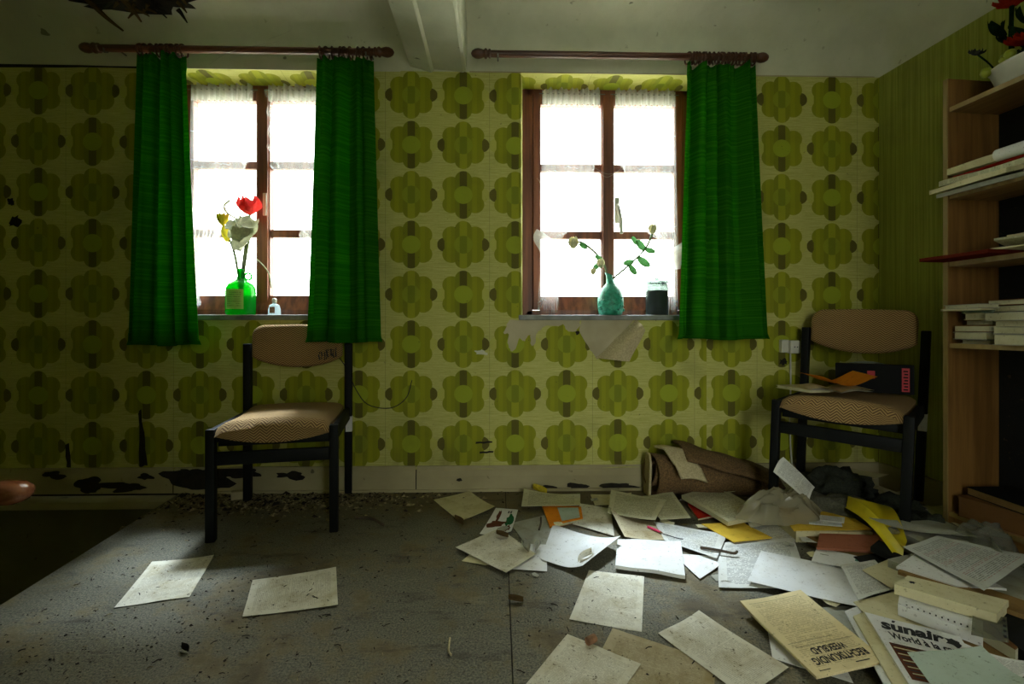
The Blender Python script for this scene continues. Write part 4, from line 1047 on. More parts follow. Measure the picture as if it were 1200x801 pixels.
# ------------------------------------------------------------------ papers, books and magazines on the floor
# name, label, category, material, thickness, height of the top, lifted corners, waviness, corners (metres)
PAPERS = [
    ('paper_sheet', 'dusty grey sheet lying furthest left on the bare floor', 'sheet', 'paper_dirty', .0006, 0.002, (0.0, 0.004, 0.006, 0.0), .002, ((-1.128, 1.468), (-1.213, 1.747), (-1.023, 1.789), (-0.945, 1.523))),
    ('paper_sheet', 'dirty sheet lying alone in front of the left chair', 'sheet', 'paper_dirty', .0006, 0.002, (0.0, 0.0, 0.003, 0.004), .002, ((-0.728, 1.411), (-0.801, 1.616), (-0.558, 1.695), (-0.476, 1.462))),
    ('paper_sheet', 'yellowish blank sheet nearest the skirting left of the pile', 'sheet', 'paper_cream', .0006, 0.003, (0.0, 0.004, 0.012, 0.0), .003, ((-0.313, 2.346), (-0.149, 2.465), (-0.019, 2.227), (-0.166, 2.084))),
    ('paper_sheet', 'printed page with torn top edge above the orange booklet', 'sheet', 'paper_book', .002, 0.022, (0.012, 0.012, 0.0, 0.0), .003, ((0.121, 2.402), (0.385, 2.320), (0.366, 2.208), (0.100, 2.204))),
    ('booklet', 'orange booklet with a pale cover panel', 'booklet', 'paper_orange', .012, 0.014, (0.0, 0.0, 0.0, 0.0), .001, ((0.195, 2.235), (0.372, 2.219), (0.356, 2.079), (0.206, 2.002))),
    ('leaflet', 'white leaflet with a brown and green picture', 'leaflet', 'paper_white', .0006, 0.005, (0.0, 0.0, 0.01, 0.01), .001, ((-0.015, 2.233), (0.085, 2.209), (0.048, 1.952), (-0.077, 1.931))),
    ('paper_sheet', 'grey sheet tucked under the orange booklet', 'sheet', 'paper_grey', .0006, 0.004, (0.0, 0.0, 0.0, 0.0), .001, ((0.047, 2.057), (0.206, 2.148), (0.254, 1.894), (0.123, 1.768))),
    ('paper_sheet', 'wide dirty sheet at the left front of the pile, covering the leaflet', 'sheet', 'paper_dirty', .0008, 0.013, (0.0, 0.0, 0.0, 0.0), .002, ((-0.161, 1.817), (0.000, 1.984), (0.132, 1.755), (0.023, 1.622))),
    ('paper_sheet', 'small cream sheet peeking out under the wide dirty sheet', 'sheet', 'paper_cream', .0006, 0.004, (0.0, 0.0, 0.0, 0.0), .001, ((-0.132, 1.729), (-0.070, 1.842), (0.045, 1.737), (-0.047, 1.696))),
    ('paper_sheet', 'bluish white sheet half hidden by the wide dirty sheet', 'sheet', 'paper_white', .0006, 0.0055, (0.0, 0.0, 0.0, 0.0), .001, ((0.049, 1.865), (0.180, 1.847), (0.161, 1.645), (0.020, 1.667))),
    ('paper_sheet', 'large sunlit white sheet with a curled right edge', 'sheet', 'paper_white', .001, 0.01, (0.0, 0.028, 0.012, 0.0), .003, ((0.223, 2.029), (0.450, 1.809), (0.276, 1.615), (0.147, 1.722))),
    ('plastic_folder', 'crumpled white plastic folder in the middle of the sunlit papers', 'folder', 'paper_white', .012, 0.02, (0.0, 0.0, 0.0, 0.0), .004, ((0.450, 1.851), (0.684, 1.830), (0.603, 1.576), (0.393, 1.651))),
    ('paper_sheet', 'brown stained sheet with its left edge curled up', 'sheet', 'paper_brown', .0008, 0.012, (0.045, 0.0, 0.0, 0.008), .002, ((0.471, 2.088), (0.654, 2.039), (0.671, 1.864), (0.476, 1.851))),
    ('open_pages', 'loose printed book pages lying over the stained sheet', 'pages', 'paper_book', .004, 0.034, (0.012, 0.0, 0.0, 0.01), .004, ((0.537, 2.342), (0.766, 2.229), (0.642, 2.002), (0.458, 2.064))),
    ('open_pages', 'printed pages right of the stained sheet, pointing at the wall', 'pages', 'paper_book', .004, 0.028, (0.0, 0.01, 0.0, 0.0), .003, ((0.659, 2.295), (0.835, 2.346), (0.803, 2.040), (0.671, 2.025))),
    ('paper_sheet', 'small faded sheet close to the skirting behind the printed pages', 'sheet', 'paper_cream', .0006, 0.004, (0.0, 0.01, 0.0, 0.0), .001, ((0.450, 2.408), (0.651, 2.398), (0.597, 2.274), (0.442, 2.256))),
    ('paper_sheet', 'dull grey sheet between the orange booklet and the stained sheet', 'sheet', 'paper_dirty', .0006, 0.006, (0.0, 0.0, 0.0, 0.0), .002, ((0.377, 2.274), (0.505, 2.206), (0.452, 1.915), (0.306, 2.037))),
    ('paper_sheet', 'sunlit page of close print beside the yellow folder', 'sheet', 'paper_typed', .0008, 0.014, (0.0, 0.0, 0.003, 0.0), .002, ((0.645, 2.034), (0.893, 1.900), (0.761, 1.697), (0.630, 1.853))),
    ('paper_sheet', 'folded white sheet with a dark pointed crease', 'sheet', 'paper_white', .0008, 0.006, (0.0, 0.0, 0.004, 0.0), .001, ((0.628, 1.764), (0.780, 1.733), (0.754, 1.662), (0.653, 1.581))),
    ('newspaper', 'large grey newspaper page under the brightest sheet', 'newspaper', 'paper_typed', .0012, 0.008, (0.0, 0.0, 0.0, 0.0), .002, ((0.828, 1.839), (1.143, 1.876), (0.972, 1.506), (0.689, 1.523))),
    ('paper_sheet', 'brightest white sheet lying over the newspaper page', 'sheet', 'paper_white', .001, 0.018, (0.0, 0.004, 0.004, 0.003), .003, ((0.943, 1.743), (1.188, 1.597), (1.030, 1.381), (0.788, 1.537))),
    ('paper_folder', 'mustard yellow folder between the newspaper and the bag', 'folder', 'paper_yellow', .003, 0.016, (0.0, 0.004, 0.0, 0.0), .002, ((0.832, 1.998), (1.006, 2.019), (1.050, 1.860), (0.884, 1.827))),
    ('book', 'cream open book lying in front of the rolled carpet', 'book', 'paper_book', .018, 0.042, (0.0, 0.004, 0.002, 0.0), .002, ((0.854, 2.273), (1.084, 2.418), (1.123, 2.028), (0.922, 1.956))),
    ('booklet', 'red booklet peeking out under the cream open book', 'booklet', 'book_red', .010, 0.016, (0.0, 0.0, 0.0, 0.0), .001, ((0.867, 2.233), (0.985, 2.287), (0.940, 2.097), (0.844, 2.061))),
    ('envelope', 'yellow envelope under the folded grey leaflets', 'envelope', 'paper_yellow', .002, 0.052, (0.02, 0.0, 0.002, 0.0), .002, ((1.183, 2.038), (1.446, 2.017), (1.424, 1.838), (1.118, 1.835))),
    ('paper_folder', 'terracotta card folder beside the yellow envelope', 'folder', 'folder_red', .008, 0.038, (0.0, 0.0, 0.0, 0.0), .001, ((1.235, 1.858), (1.435, 1.860), (1.424, 1.673), (1.136, 1.727))),
    ('envelope', 'white stamped envelope in front of the terracotta folder', 'envelope', 'paper_white', .0015, 0.026, (0.0, 0.0, 0.0, 0.0), .001, ((1.154, 1.754), (1.268, 1.671), (1.187, 1.583), (1.068, 1.651))),
    ('paper_sheet', 'greenish page of lined print right of the brightest sheet', 'sheet', 'paper_typed', .002, 0.04, (0.0, 0.0, -0.012, 0.0), .003, ((1.126, 1.590), (1.266, 1.622), (1.215, 1.462), (1.032, 1.384))),
    ('weekly_magazine', 'yellowed weekly with a bold title printed upside down to the viewer', 'magazine', 'paper_weekly', .006, 0.032, (0.006, 0.0, 0.0, 0.0), .0015, ((0.691, 1.392), (0.909, 1.457), (0.921, 1.141), (0.718, 1.092))),
    ('paper_sheet', 'pale sheet showing left from under the yellowed weekly', 'sheet', 'paper_white', .0008, 0.005, (0.0, 0.0, 0.0, 0.0), .001, ((0.723, 1.302), (0.912, 1.375), (0.815, 1.108), (0.676, 1.197))),
    ('paper_sheet', 'grey sheet showing right from under the yellowed weekly', 'sheet', 'paper_grey', .0008, 0.007, (0.0, 0.0, 0.0, 0.0), .001, ((0.907, 1.406), (1.038, 1.412), (0.923, 1.190), (0.813, 1.193))),
    ('paper_sheet', 'white sheet with folded corner, nearest the front middle edge', 'sheet', 'paper_dirty', .0007, 0.004, (0.0, 0.008, 0.0, 0.0), .002, ((0.425, 1.304), (0.573, 1.393), (0.697, 1.164), (0.543, 1.070))),
    ('paper_sheet', 'brown stained sheet partly covered, at the front edge', 'sheet', 'paper_brown', .0007, 0.0015, (0.0, 0.0, 0.0, 0.0), .001, ((0.310, 1.333), (0.531, 1.193), (0.442, 1.001), (0.183, 1.103))),
    ('paper_sheet', 'square-lying dusty sheet alone before the crumpled folder', 'sheet', 'paper_dirty', .0007, 0.002, (0.0, 0.002, 0.0, 0.003), .001, ((0.304, 1.655), (0.478, 1.606), (0.385, 1.315), (0.197, 1.374))),
    ('paper_sheet', 'creased sheet with a cork on it at the front edge', 'sheet', 'paper_dirty', .0008, 0.0042, (0.0, 0.0, 0.0, 0.0), .002, ((0.182, 1.306), (0.345, 1.185), (0.202, 1.004), (0.038, 1.090))),
    ('travel_magazine', 'grey travel magazine with bold slanted title and a striped brown photo', 'magazine', 'paper_white', .008, 0.048, (0.0, 0.0, 0.0, 0.0), .002, ((0.995, 1.311), (1.155, 1.200), (1.004, 0.929), (0.863, 0.971))),
    ('paper_sheet', 'pale green letter lying over the travel magazine', 'sheet', 'paper_green', .001, 0.075, (0.0, 0.01, 0.02, 0.0), .003, ((0.937, 1.103), (1.116, 1.107), (1.100, 0.976), (0.876, 0.919))),
    ('paper_sheet', 'page with diagonal typed lines behind the pale green letter', 'sheet', 'paper_typed', .0008, 0.072, (0.0, 0.012, 0.02, 0.0), .002, ((1.025, 1.097), (1.087, 1.119), (1.194, 1.042), (1.072, 1.009))),
    ('paper_sheet', 'large letter of black and red print right of the terracotta folder', 'sheet', 'paper_typed_red', .001, 0.1, (0.0, 0.01, 0.0, 0.0), .003, ((1.330, 1.583), (1.505, 1.648), (1.690, 1.507), (1.332, 1.314))),
    ('paper_sheet', 'grey sheet curving over the pile in front of the chair leg', 'sheet', 'paper_grey', .001, 0.105, (0.02, 0.0, 0.0, 0.0), .004, ((1.361, 1.773), (1.659, 1.793), (1.648, 1.635), (1.463, 1.697))),
    ('paper_sheaf', 'fanned white sheaf under the letter of black and red print', 'papers', 'paper_white', .006, 0.085, (0.0, 0.0, 0.0, 0.0), .002, ((1.225, 1.483), (1.441, 1.620), (1.433, 1.349), (1.306, 1.370))),
    ('ring_binder', 'flat cream binder with a round finger hole', 'binder', 'paper_cream', .028, 0.098, (0.0, 0.0, 0.0, 0.0), .001, ((1.118, 1.360), (1.196, 1.406), (1.355, 1.270), (1.260, 1.210))),
    ('listing_pages', 'stack of perforated white listing pages in front of the cream binder', 'papers', 'paper_white', .03, 0.066, (0.0, 0.0, 0.0, 0.0), .004, ((1.162, 1.392), (1.287, 1.273), (1.191, 1.177), (1.087, 1.310))),
    ('card_strip', 'long brown card edge between sheaf and cream binder', 'card', 'card_brown', .012, 0.082, (0.0, 0.0, 0.0, 0.0), .001, ((1.218, 1.468), (1.300, 1.521), (1.439, 1.277), (1.354, 1.232))),
    ('paper_sheet', 'blank cream sheet beneath the perforated listing pages', 'sheet', 'paper_cream', .001, 0.034, (0.0, 0.0, 0.0, 0.0), .001, ((1.019, 1.386), (1.224, 1.450), (1.179, 1.261), (0.993, 1.230))),
    ('book', 'brown hardback under the cream binder', 'book', 'book_brown', .03, 0.064, (0.0, 0.0, 0.0, 0.0), .001, ((1.214, 1.394), (1.404, 1.516), (1.413, 1.223), (1.219, 1.128))),
    ('book', 'dark file box at the right edge behind the pale green letter', 'box', 'book_dark', .03, 0.066, (0.0, 0.0, 0.0, 0.0), .001, ((1.264, 1.254), (1.397, 1.314), (1.411, 1.202), (1.218, 1.080))),
    ('plastic_sleeve', 'clear plastic sleeve with punched edge at the right end of the listing pages', 'sleeve', 'clear_plastic', .002, 0.074, (0.0, 0.006, 0.0, 0.0), .003, ((1.251, 1.264), (1.298, 1.222), (1.213, 1.137), (1.149, 1.165))),
    ('pages_fan', 'yellowed pages fanned out left of the travel magazine', 'pages', 'paper_cream', .006, 0.036, (0.0, 0.0, 0.0, 0.0), .002, ((0.965, 1.313), (1.021, 1.336), (0.879, 0.968), (0.832, 0.965))),
    ('pages_fan', 'thin white pages under the fanned yellowed pages', 'pages', 'paper_white', .004, 0.028, (0.0, 0.0, 0.0, 0.0), .001, ((0.969, 1.351), (1.026, 1.375), (0.866, 0.974), (0.816, 0.967))),
    ('paper_sheet', 'cream sheet between the terracotta folder and the letter', 'sheet', 'paper_cream', .001, 0.045, (0.0, 0.0, 0.0, 0.0), .002, ((1.164, 1.545), (1.349, 1.634), (1.309, 1.503), (1.169, 1.431))),
    ('magazine', 'dark blue magazine just under the terracotta folder', 'magazine', 'book_dark', .006, 0.028, (0.0, 0.0, 0.0, 0.0), .001, ((1.231, 1.674), (1.416, 1.715), (1.386, 1.608), (1.217, 1.578))),
    ('flat_box', 'flat black box half under the yellow plastic folder', 'box', 'book_dark', .018, 0.062, (0.0, 0.0, 0.0, 0.0), .0, ((1.293, 1.676), (1.365, 1.729), (1.381, 1.609), (1.313, 1.563))),
    ('leaflet', 'folded grey leaflet on the yellow envelope', 'leaflet', 'paper_typed', .004, 0.062, (0.0, 0.0, 0.0, 0.0), .001, ((1.245, 1.940), (1.353, 1.911), (1.319, 1.853), (1.207, 1.881))),
    ('leaflet', 'second small leaflet on the yellow envelope, on top', 'leaflet', 'paper_typed', .004, 0.068, (0.0, 0.0, 0.0, 0.0), .001, ((1.293, 1.950), (1.378, 1.921), (1.338, 1.870), (1.262, 1.898))),
    ('paper_sheet', 'faded sheet lying at the skirting under the right chair', 'sheet', 'paper_cream', .0008, 0.09, (0.0, 0.01, 0.01, 0.0), .004, ((1.586, 2.458), (1.833, 2.493), (1.924, 2.372), (1.615, 2.252))),
    ('paper_sheet', 'dull sheet half under the dark bag below the right chair', 'sheet', 'paper_grey', .0008, 0.07, (0.01, 0.02, 0.0, 0.0), .004, ((1.476, 2.287), (1.731, 2.354), (1.802, 2.336), (1.446, 2.152))),
    ('paper_sheet', 'wide faded sheet in front of the bookcase foot', 'sheet', 'paper_cream', .0008, 0.06, (0.01, 0.02, 0.0, 0.0), .004, ((1.793, 2.037), (1.921, 2.046), (1.875, 1.811), (1.694, 1.777))),
    ('paper_sheet', 'crumpled yellowish sheet behind the right chair leg', 'sheet', 'paper_cream', .0008, 0.04, (0.02, 0.03, 0.0, 0.0), .006, ((1.800, 2.254), (1.933, 2.281), (1.899, 2.194), (1.733, 2.122))),
    ('paper_sheet', 'grey page under the mustard yellow folder', 'sheet', 'paper_typed', .0008, 0.007, (0.0, 0.0, 0.0, 0.0), .001, ((0.959, 1.982), (1.182, 2.029), (1.204, 1.893), (0.985, 1.773))),
    ('paper_sheet', 'white note at the foot of the yellow envelope', 'sheet', 'paper_white', .0008, 0.022, (0.0, 0.0, 0.0, 0.0), .001, ((1.181, 1.939), (1.290, 1.919), (1.192, 1.798), (1.138, 1.814))),
    ('paper_sheet', 'torn cream page just left of the plastic bag', 'sheet', 'paper_book', .0008, 0.05, (0.0, 0.0, 0.0, 0.0), .002, ((1.081, 2.460), (1.233, 2.528), (1.215, 2.337), (1.057, 2.267))),
    ('paper_sheet', 'small torn scrap between cream book and bag', 'sheet', 'paper_dirty', .0008, 0.02, (0.0, 0.0, 0.0, 0.0), .002, ((1.039, 2.055), (1.180, 2.090), (1.152, 1.997), (1.013, 1.948))),
]
paper('paper_weekly', (232, 216, 168), 52, ink=(164, 144, 108), dirt=.3, m0=.11)
BYL = {}
def sheet(name, label, cat, mat, th, z, lift, wav, Q, n=12):
    cx = sum(p[0] for p in Q) / 4; cy = sum(p[1] for p in Q) / 4; sd_ = cx * 31.7 + cy * 17.3
    rigid = th >= .008
    def P(u, v, dz=0.0):
        x = lerp(lerp(Q[0][0], Q[1][0], u), lerp(Q[3][0], Q[2][0], u), v); y = lerp(lerp(Q[0][1], Q[1][1], u), lerp(Q[3][1], Q[2][1], u), v)
        e = lambda t: t * t * t
        w = lift[0] * e((1 - u)) * e(1 - v) + lift[1] * e(u) * e(1 - v) + lift[2] * e(u) * e(v) + lift[3] * e(1 - u) * e(v)
        if lift[0] > .02 and lift[1] < .02: w = lift[0] * (1 - u) ** 3 * (1 - .6 * v)
        if lift[1] > .02 and lift[0] < .02: w = lift[1] * u ** 4 * (.5 + .5 * (1 - v)) + .012 * u ** 5
        ww = 0 if rigid and wav < .002 else wav * (.6 + .9 * nz(u * 2.3 + sd_, v * 2.3, sd_))
        return Vector((x - cx, y - cy, z + w + max(0, ww) + dz))
    m = MB(); m.grid(lambda u, v: P(u, v), n, n)
    i0 = len(m.v); w = n + 1
    m.grid(lambda u, v: P(u, v, -th), n, n)
    for k in range(n * n, 2 * n * n): m.f[k] = m.f[k][::-1]
    def side(a, b): m.f.append((a, i0 + a, i0 + b, b))
    for i in range(n): side(i, i + 1); side(n * w + i + 1, n * w + i); side((i + 1) * w, i * w); side(i * w + n, (i + 1) * w + n)
    if rigid and cat in ('book', 'booklet', 'magazine'):
        o = empty(name, (cx, cy, 0), 0, label, cat)
        c = m.build('cover', mat, o)
        c.modifiers.clear()
        pg = MB()
        for e0, e1 in (((0.012, .012), (.988, .012)), ((.988, .012), (.988, .988)), ((.988, .988), (.012, .988)), ((.012, .988), (.012, .012))):
            a, b = P(*e0, -.002), P(*e1, -.002); a2, b2 = P(*e0, -th + .0015), P(*e1, -th + .0015)
            ctr = Vector((0, 0, 0)); ex = lambda q: Vector((q.x * 1.03, q.y * 1.03, q.z))
            pg.quad(tuple(ex(a2)), tuple(ex(b2)), tuple(ex(b)), tuple(ex(a)))
        pg.build('page_edges', 'paper_book', o)
        root = o
    else:
        root = m.build(name, mat, None, loc=None); root.location = (cx, cy, 0); tag(root, label, cat)
    BYL[label] = (root, P)
    return root, P
for row in PAPERS: sheet(*row)
def find(s):
    for k in BYL:
        if s in k: return BYL[k]
def decal(key, uv, name, mat, dz=.0008, n=4):
    o, P = find(key); m = MB(); u0, v0, u1, v1 = uv
    m.grid(lambda u, v: tuple(P(lerp(u0, u1, u), lerp(v0, v1, v), dz)), n, n); return m.build(name, mat, o)
def blob(key, c, r, name, mat, seed, dz=.0008):
    o, P = find(key); rr = random.Random(seed); m = MB(); m.v.append(tuple(P(c[0], c[1], dz)))
    for k in range(16):
        t = 6.283 * k / 16; q = 1 + rr.uniform(-.4, .3); m.v.append(tuple(P(c[0] + r[0] * q * math.cos(t), c[1] + r[1] * q * math.sin(t), dz)))
    for k in range(16): m.f.append((0, 1 + k, 1 + (k + 1) % 16))
    return m.build(name, mat, o)
def lettering(key, text, u0, u1, v0, v1, name, flip=False, bold=.02, shear=0.0, mat='ink', dz=.0008):
    o, P = find(key)
    cu = bpy.data.curves.new('t', 'FONT'); cu.body = text; cu.offset = bold; cu.shear = shear; cu.resolution_u = 3
    t = bpy.data.objects.new('t', cu); COL.objects.link(t)
    bpy.context.view_layer.update()
    me = bpy.data.meshes.new_from_object(t.evaluated_get(bpy.context.evaluated_depsgraph_get()))
    bpy.data.objects.remove(t)
    xs = [q.co.x for q in me.vertices]; ys = [q.co.y for q in me.vertices]
    a, b, c, d = min(xs), max(xs), min(ys), max(ys)
    for q in me.vertices:
        s, h = (q.co.x - a) / (b - a), (q.co.y - c) / (d - c)          # 0..1 across, 0..1 upwards
        u = lerp(u0, u1, s); v = lerp(v1, v0, h)
        if flip: u, v = 1 - u, 1 - v
        q.co = P(u, v, dz)
    me.materials.clear(); me.materials.append(M[mat])
    me.name = name
    return link(name, me, o)
wk = 'bold title printed upside down'
lettering(wk, 'RECHTSKUNDIG', .10, .86, .095, .175, 'title_lettering', True, .03)
lettering(wk, 'WEEKBLAD', .27, .76, .20, .275, 'title_lettering', True, .03)
for v, a, b in ((.305, .06, .9), (.36, .3, .95), (.93, .12, .92)): decal(wk, (1 - b, 1 - v - .003, 1 - a, 1 - v), 'printed_rule', 'ink')
decal(wk, (.62, .945, .82, .955), 'printed_rule', 'ink'); decal(wk, (.10, .955, .25, .962), 'printed_rule', 'ink')
tv = 'grey travel magazine with bold'
lettering(tv, 'sunair', .10, .80, .05, .19, 'title_lettering', False, .045, .25)
lettering(tv, '\u00b4', .27, .33, .025, .06, 'title_lettering', False, .03)
lettering(tv, 'World \u00e0 la carte', .14, .96, .215, .30, 'subtitle_lettering', False, .03)
blob(tv, (.88, .15), (.09, .06), 'printed_emblem', 'ink', 3)
decal(tv, (.07, .36, .92, .74), 'cover_photo', 'photo_brown')
for k in range(11): decal(tv, (.09 + .004 * k, .372 + .033 * k, .90, .384 + .033 * k), 'photo_stripe', 'paper_cream' if k % 2 else 'ink', .0012)
decal('orange booklet with a pale', (.38, .12, .92, .9), 'cover_panel', 'paper_green')
lf = 'white leaflet with a brown'
blob(lf, (.38, .62), (.32, .16), 'printed_picture', 'photo_brown', 4); blob(lf, (.30, .30), (.07, .24), 'printed_picture', 'photo_brown', 5); blob(lf, (.80, .50), (.14, .26), 'printed_picture', 'photo_green', 6); blob(lf, (.8, .82), (.16, .12), 'printed_picture', 'photo_brown', 7)
for k in range(2): decal(lf, (.62 + .1 * k, .10, .68 + .1 * k, .2), 'printed_mark', 'ink')
decal('white stamped envelope', (.84, .06, .97, .42), 'postage_stamp', 'book_teal'); decal('white stamped envelope', (.12, .4, .30, .46), 'postmark', 'paper_grey')
cb = 'flat cream binder'
blob(cb, (.5, .12), (.10, .035), 'finger_hole', 'ink', 9)
for k in range(12): decal('stack of perforated', (.10 + .072 * k, .86, .12 + .072 * k, .93), 'perforation', 'ink', .0012, 1)
for k in range(4): decal('clear plastic sleeve', (.88, .12 + .22 * k, .96, .2 + .22 * k), 'punched_hole', 'ink', .0012, 1)
decal('page with diagonal typed', (.1, .1, .12, .9), 'printed_rule', 'ink', .0012, 2)
blob('pale green letter', (.84, .2), (.012, .014), 'punched_hole', 'ink', 12)

# yellow plastic folder, bent open over the pile
A, B, C, D = Vector((1.47, 2.03, .115)), Vector((1.36, 1.615, .075)), Vector((1.41, 1.66, .085)), Vector((1.58, 1.95, .10))
o = empty('plastic_folder', (1.45, 1.8, .05), 0, 'glossy yellow plastic folder bent open against the front chair leg', 'folder'); oc = Vector((1.45, 1.8, .05))
MB().grid(lambda u, v: tuple(A.lerp(B, v).lerp(D.lerp(C, v), u) - oc + Vector((0, 0, -.05 * math.sin(u * math.pi) * math.sin(v * math.pi) + .03 * math.sin(v * 3.1)))), 8, 14).build('back_leaf', 'yellow_plastic', o, smooth=True)
MB().grid(lambda u, v: tuple(A.lerp(B, v) - oc + Vector((-.045 * u, -.045 * u, -.03 * u + .03 * math.sin(v * 3.1) - .01 * math.sin(u * 3)))), 5, 14).build('front_leaf', 'yellow_plastic', o, smooth=True)

# ------------------------------------------------------------------ rolled carpet remnant
o = empty('carpet_roll', (.98, 2.38, 0), 0, 'rolled brown carpet remnant lying against the skirting', 'carpet')
def prof(t):      # spiral cross-section (y, z), from outside to inside
    a = -1.9 + t * 10.5; r = .105 - .062 * t
    return (math.cos(a) * r * .78, .118 + math.sin(a) * r * 1.02)
def roll(u, v, dy=0):
    y, z = prof(u); k = v                        # v along the roll, it flattens to the right
    sq = lerp(1.0, .42, k ** 1.3)
    return (-.24 + .56 * v + .02 * math.sin(u * 9), y * lerp(1, 1.35, v) * -1 + dy + .02 * nz(v * 3, u * 2), z * sq + .012 * nz(v * 4, u * 3, 2) + .004)
c = MB().grid(roll, 90, 16).build('carpet', 'carpet', o, smooth=True); s = c.modifiers.new('thick', 'SOLIDIFY'); s.thickness = .012; s.offset = 0
def flap(u, v):
    y, z = [(-.0, .235), (-.03, .245), (-.085, .215), (-.125, .15), (-.135, .10)][0], 0
    Y = interp([(0, .03), (.3, -.04), (.7, -.105), (1, -.135)], v); Z = interp([(0, .232), (.3, .240), (.7, .185), (1, .125)], v)
    return (-.215 + .12 * u + .075 * v, Y, Z - .02 * u + .01 * math.sin(u * 3))
c = MB().grid(flap, 10, 12).build('folded_flap', 'carpet_back', o, smooth=True); s = c.modifiers.new('thick', 'SOLIDIFY'); s.thickness = .012
c = MB().grid(lambda u, v: (-.262 + .004 * math.sin(u * 5) + .01 * v, .045 - .10 * u * (1 - .1 * v), .005 + .205 * v * (1 - .35 * (u - .3) ** 2)), 8, 10).build('inner_layer', 'carpet_back', o, smooth=True); s = c.modifiers.new('thick', 'SOLIDIFY'); s.thickness = .01
# second flat layer folded on top, to the right
c = MB().grid(lambda u, v: (-.10 + .46 * u, .09 - .20 * v, lerp(.245, .11, u ** 1.1) - .06 * max(0, v - .55) ** 1.2 * 2 + .012 * nz(u * 4, v * 4)), 16, 10).build('top_layer', 'carpet', o, smooth=True); s = c.modifiers.new('thick', 'SOLIDIFY'); s.thickness = .012

# ------------------------------------------------------------------ crumpled plastic bags and cloth
def crumple(name, label, cat, loc, size, mat, seed, amp=.28, freq=2.4, sub=4, rz=0, facet=.5):
    bm = bmesh.new(); bmesh.ops.create_icosphere(bm, subdivisions=sub, radius=1)
    for v in bm.verts:
        d = v.co.normalized()
        r = 1 + amp * mnoise.noise(d * freq + Vector((seed, 0, 0))) * 1.3 + amp * facet * abs(mnoise.noise(d * freq * 2.6 + Vector((0, seed, 3)))) * 1.6 + amp * .5 * (.5 - abs(mnoise.noise(d * freq * 1.7 + Vector((9, seed, 3))))) + amp * .1 * mnoise.noise(d * freq * 5 + Vector((9, seed, 3)))
        v.co = Vector((d.x * r * size[0], d.y * r * size[1], max(-.45, d.z * r) * size[2] + .45 * size[2]))
    m = MB(); m.bm(bm); o = m.build(name, mat, None, smooth=True, loc=None); o.location = loc; o.rotation_euler = (0, 0, rz); tag(o, label, cat); return o
def film(name, label, cat, loc, size, mat, seed, n=34, rz=0.0):
    """crumpled thin film: a dome with sharp creases and a ragged rim"""
    sd3 = Vector((seed * 3.1, seed * 1.7, seed))
    def fn(u, v):
        x, y = 2 * u - 1, 2 * v - 1; a = math.atan2(y, x); r = max(abs(x), abs(y))
        rim = 1 + .16 * mnoise.noise(Vector((math.cos(a) * 2, math.sin(a) * 2, seed)))
        X, Y = r * math.cos(a) * rim, r * math.sin(a) * rim
        q = Vector((X * 1.7, Y * 1.5, 0)) + sd3
        cr = .5 - abs(mnoise.noise(q)) * 1.6 + .5 * (.4 - abs(mnoise.noise(q * 2.3)) * 1.5) + .22 * (.4 - abs(mnoise.noise(q * 5.1)))
        h = (1 - r ** 2.6) * (.74 + .38 * cr)
        return (X * size[0] + .03 * mnoise.noise(q * 1.9), Y * size[1] + .02 * mnoise.noise(q * 2.1 + Vector((5, 0, 0))), max(0, h) * size[2])
    m = MB(); m.grid(fn, n, n); o = m.build(name, mat, None, smooth=True); sm(o, 22)
    o.location = loc; o.rotation_euler = (0, 0, rz); return tag(o, label, cat)
film('plastic_bag', 'dusty crumpled plastic bag with a printed sheet poking out', 'bag', (1.155, 1.985, .055), (.185, .095, .118), 'plastic', 2.2, rz=.15)
film('plastic_wrap', 'clear crumpled plastic wrap in front of the bookcase', 'plastic wrap', (1.655, 1.62, .03), (.085, .13, .14), 'clear_plastic', 5.1)
crumple('dark_bag', 'black crumpled bag under the right chair', 'bag', (1.56, 2.23, .051), (.13, .11, .075), 'dark_cloth', 3.3, .4, 2.4, 4)
crumple('grey_garment', 'grey rumpled garment beside the plastic bag', 'garment', (1.43, 2.07, .013), (.17, .08, .055), 'grey_cloth', 7.7, .4, 2.6, 4, -.6)
crumple('green_rag', 'dark green rag behind the front leg of the right chair', 'rag', (1.70, 2.05, .0), (.11, .10, .06), 'dark_cloth', 8.8, .4, 2.6, 4)
crumple('brown_rag', 'dark brown rubbish heap at the foot of the bookcase', 'rubbish', (1.635, 1.83, .0), (.06, .10, .07), 'dark_cloth', 12.8, .45, 2.8, 4, 0)
m = MB(); q = [Vector(p) for p in ((1.15, 2.03, .22), (1.205, 2.05, .275), (1.32, 2.02, .155), (1.265, 1.975, .11))]
m.grid(lambda u, v: tuple(q[0].lerp(q[1], u).lerp(q[3].lerp(q[2], u), v) + Vector((0, -.01 * math.sin(v * 3), .012 * math.sin(u * 3)))), 8, 10)
tag(m.build('printed_sheet', 'paper_typed', None, smooth=True), 'typed sheet sticking up out of the crumpled plastic bag', 'sheet')
MB().lathe([(.009, 0), (.011, .002), (.006, .004)], 12, (1.385, 2.03, .052)).build('button', 'white_plastic', bpy.data.objects['grey_garment']).matrix_parent_inverse = bpy.data.objects['grey_garment'].matrix_basis.inverted()

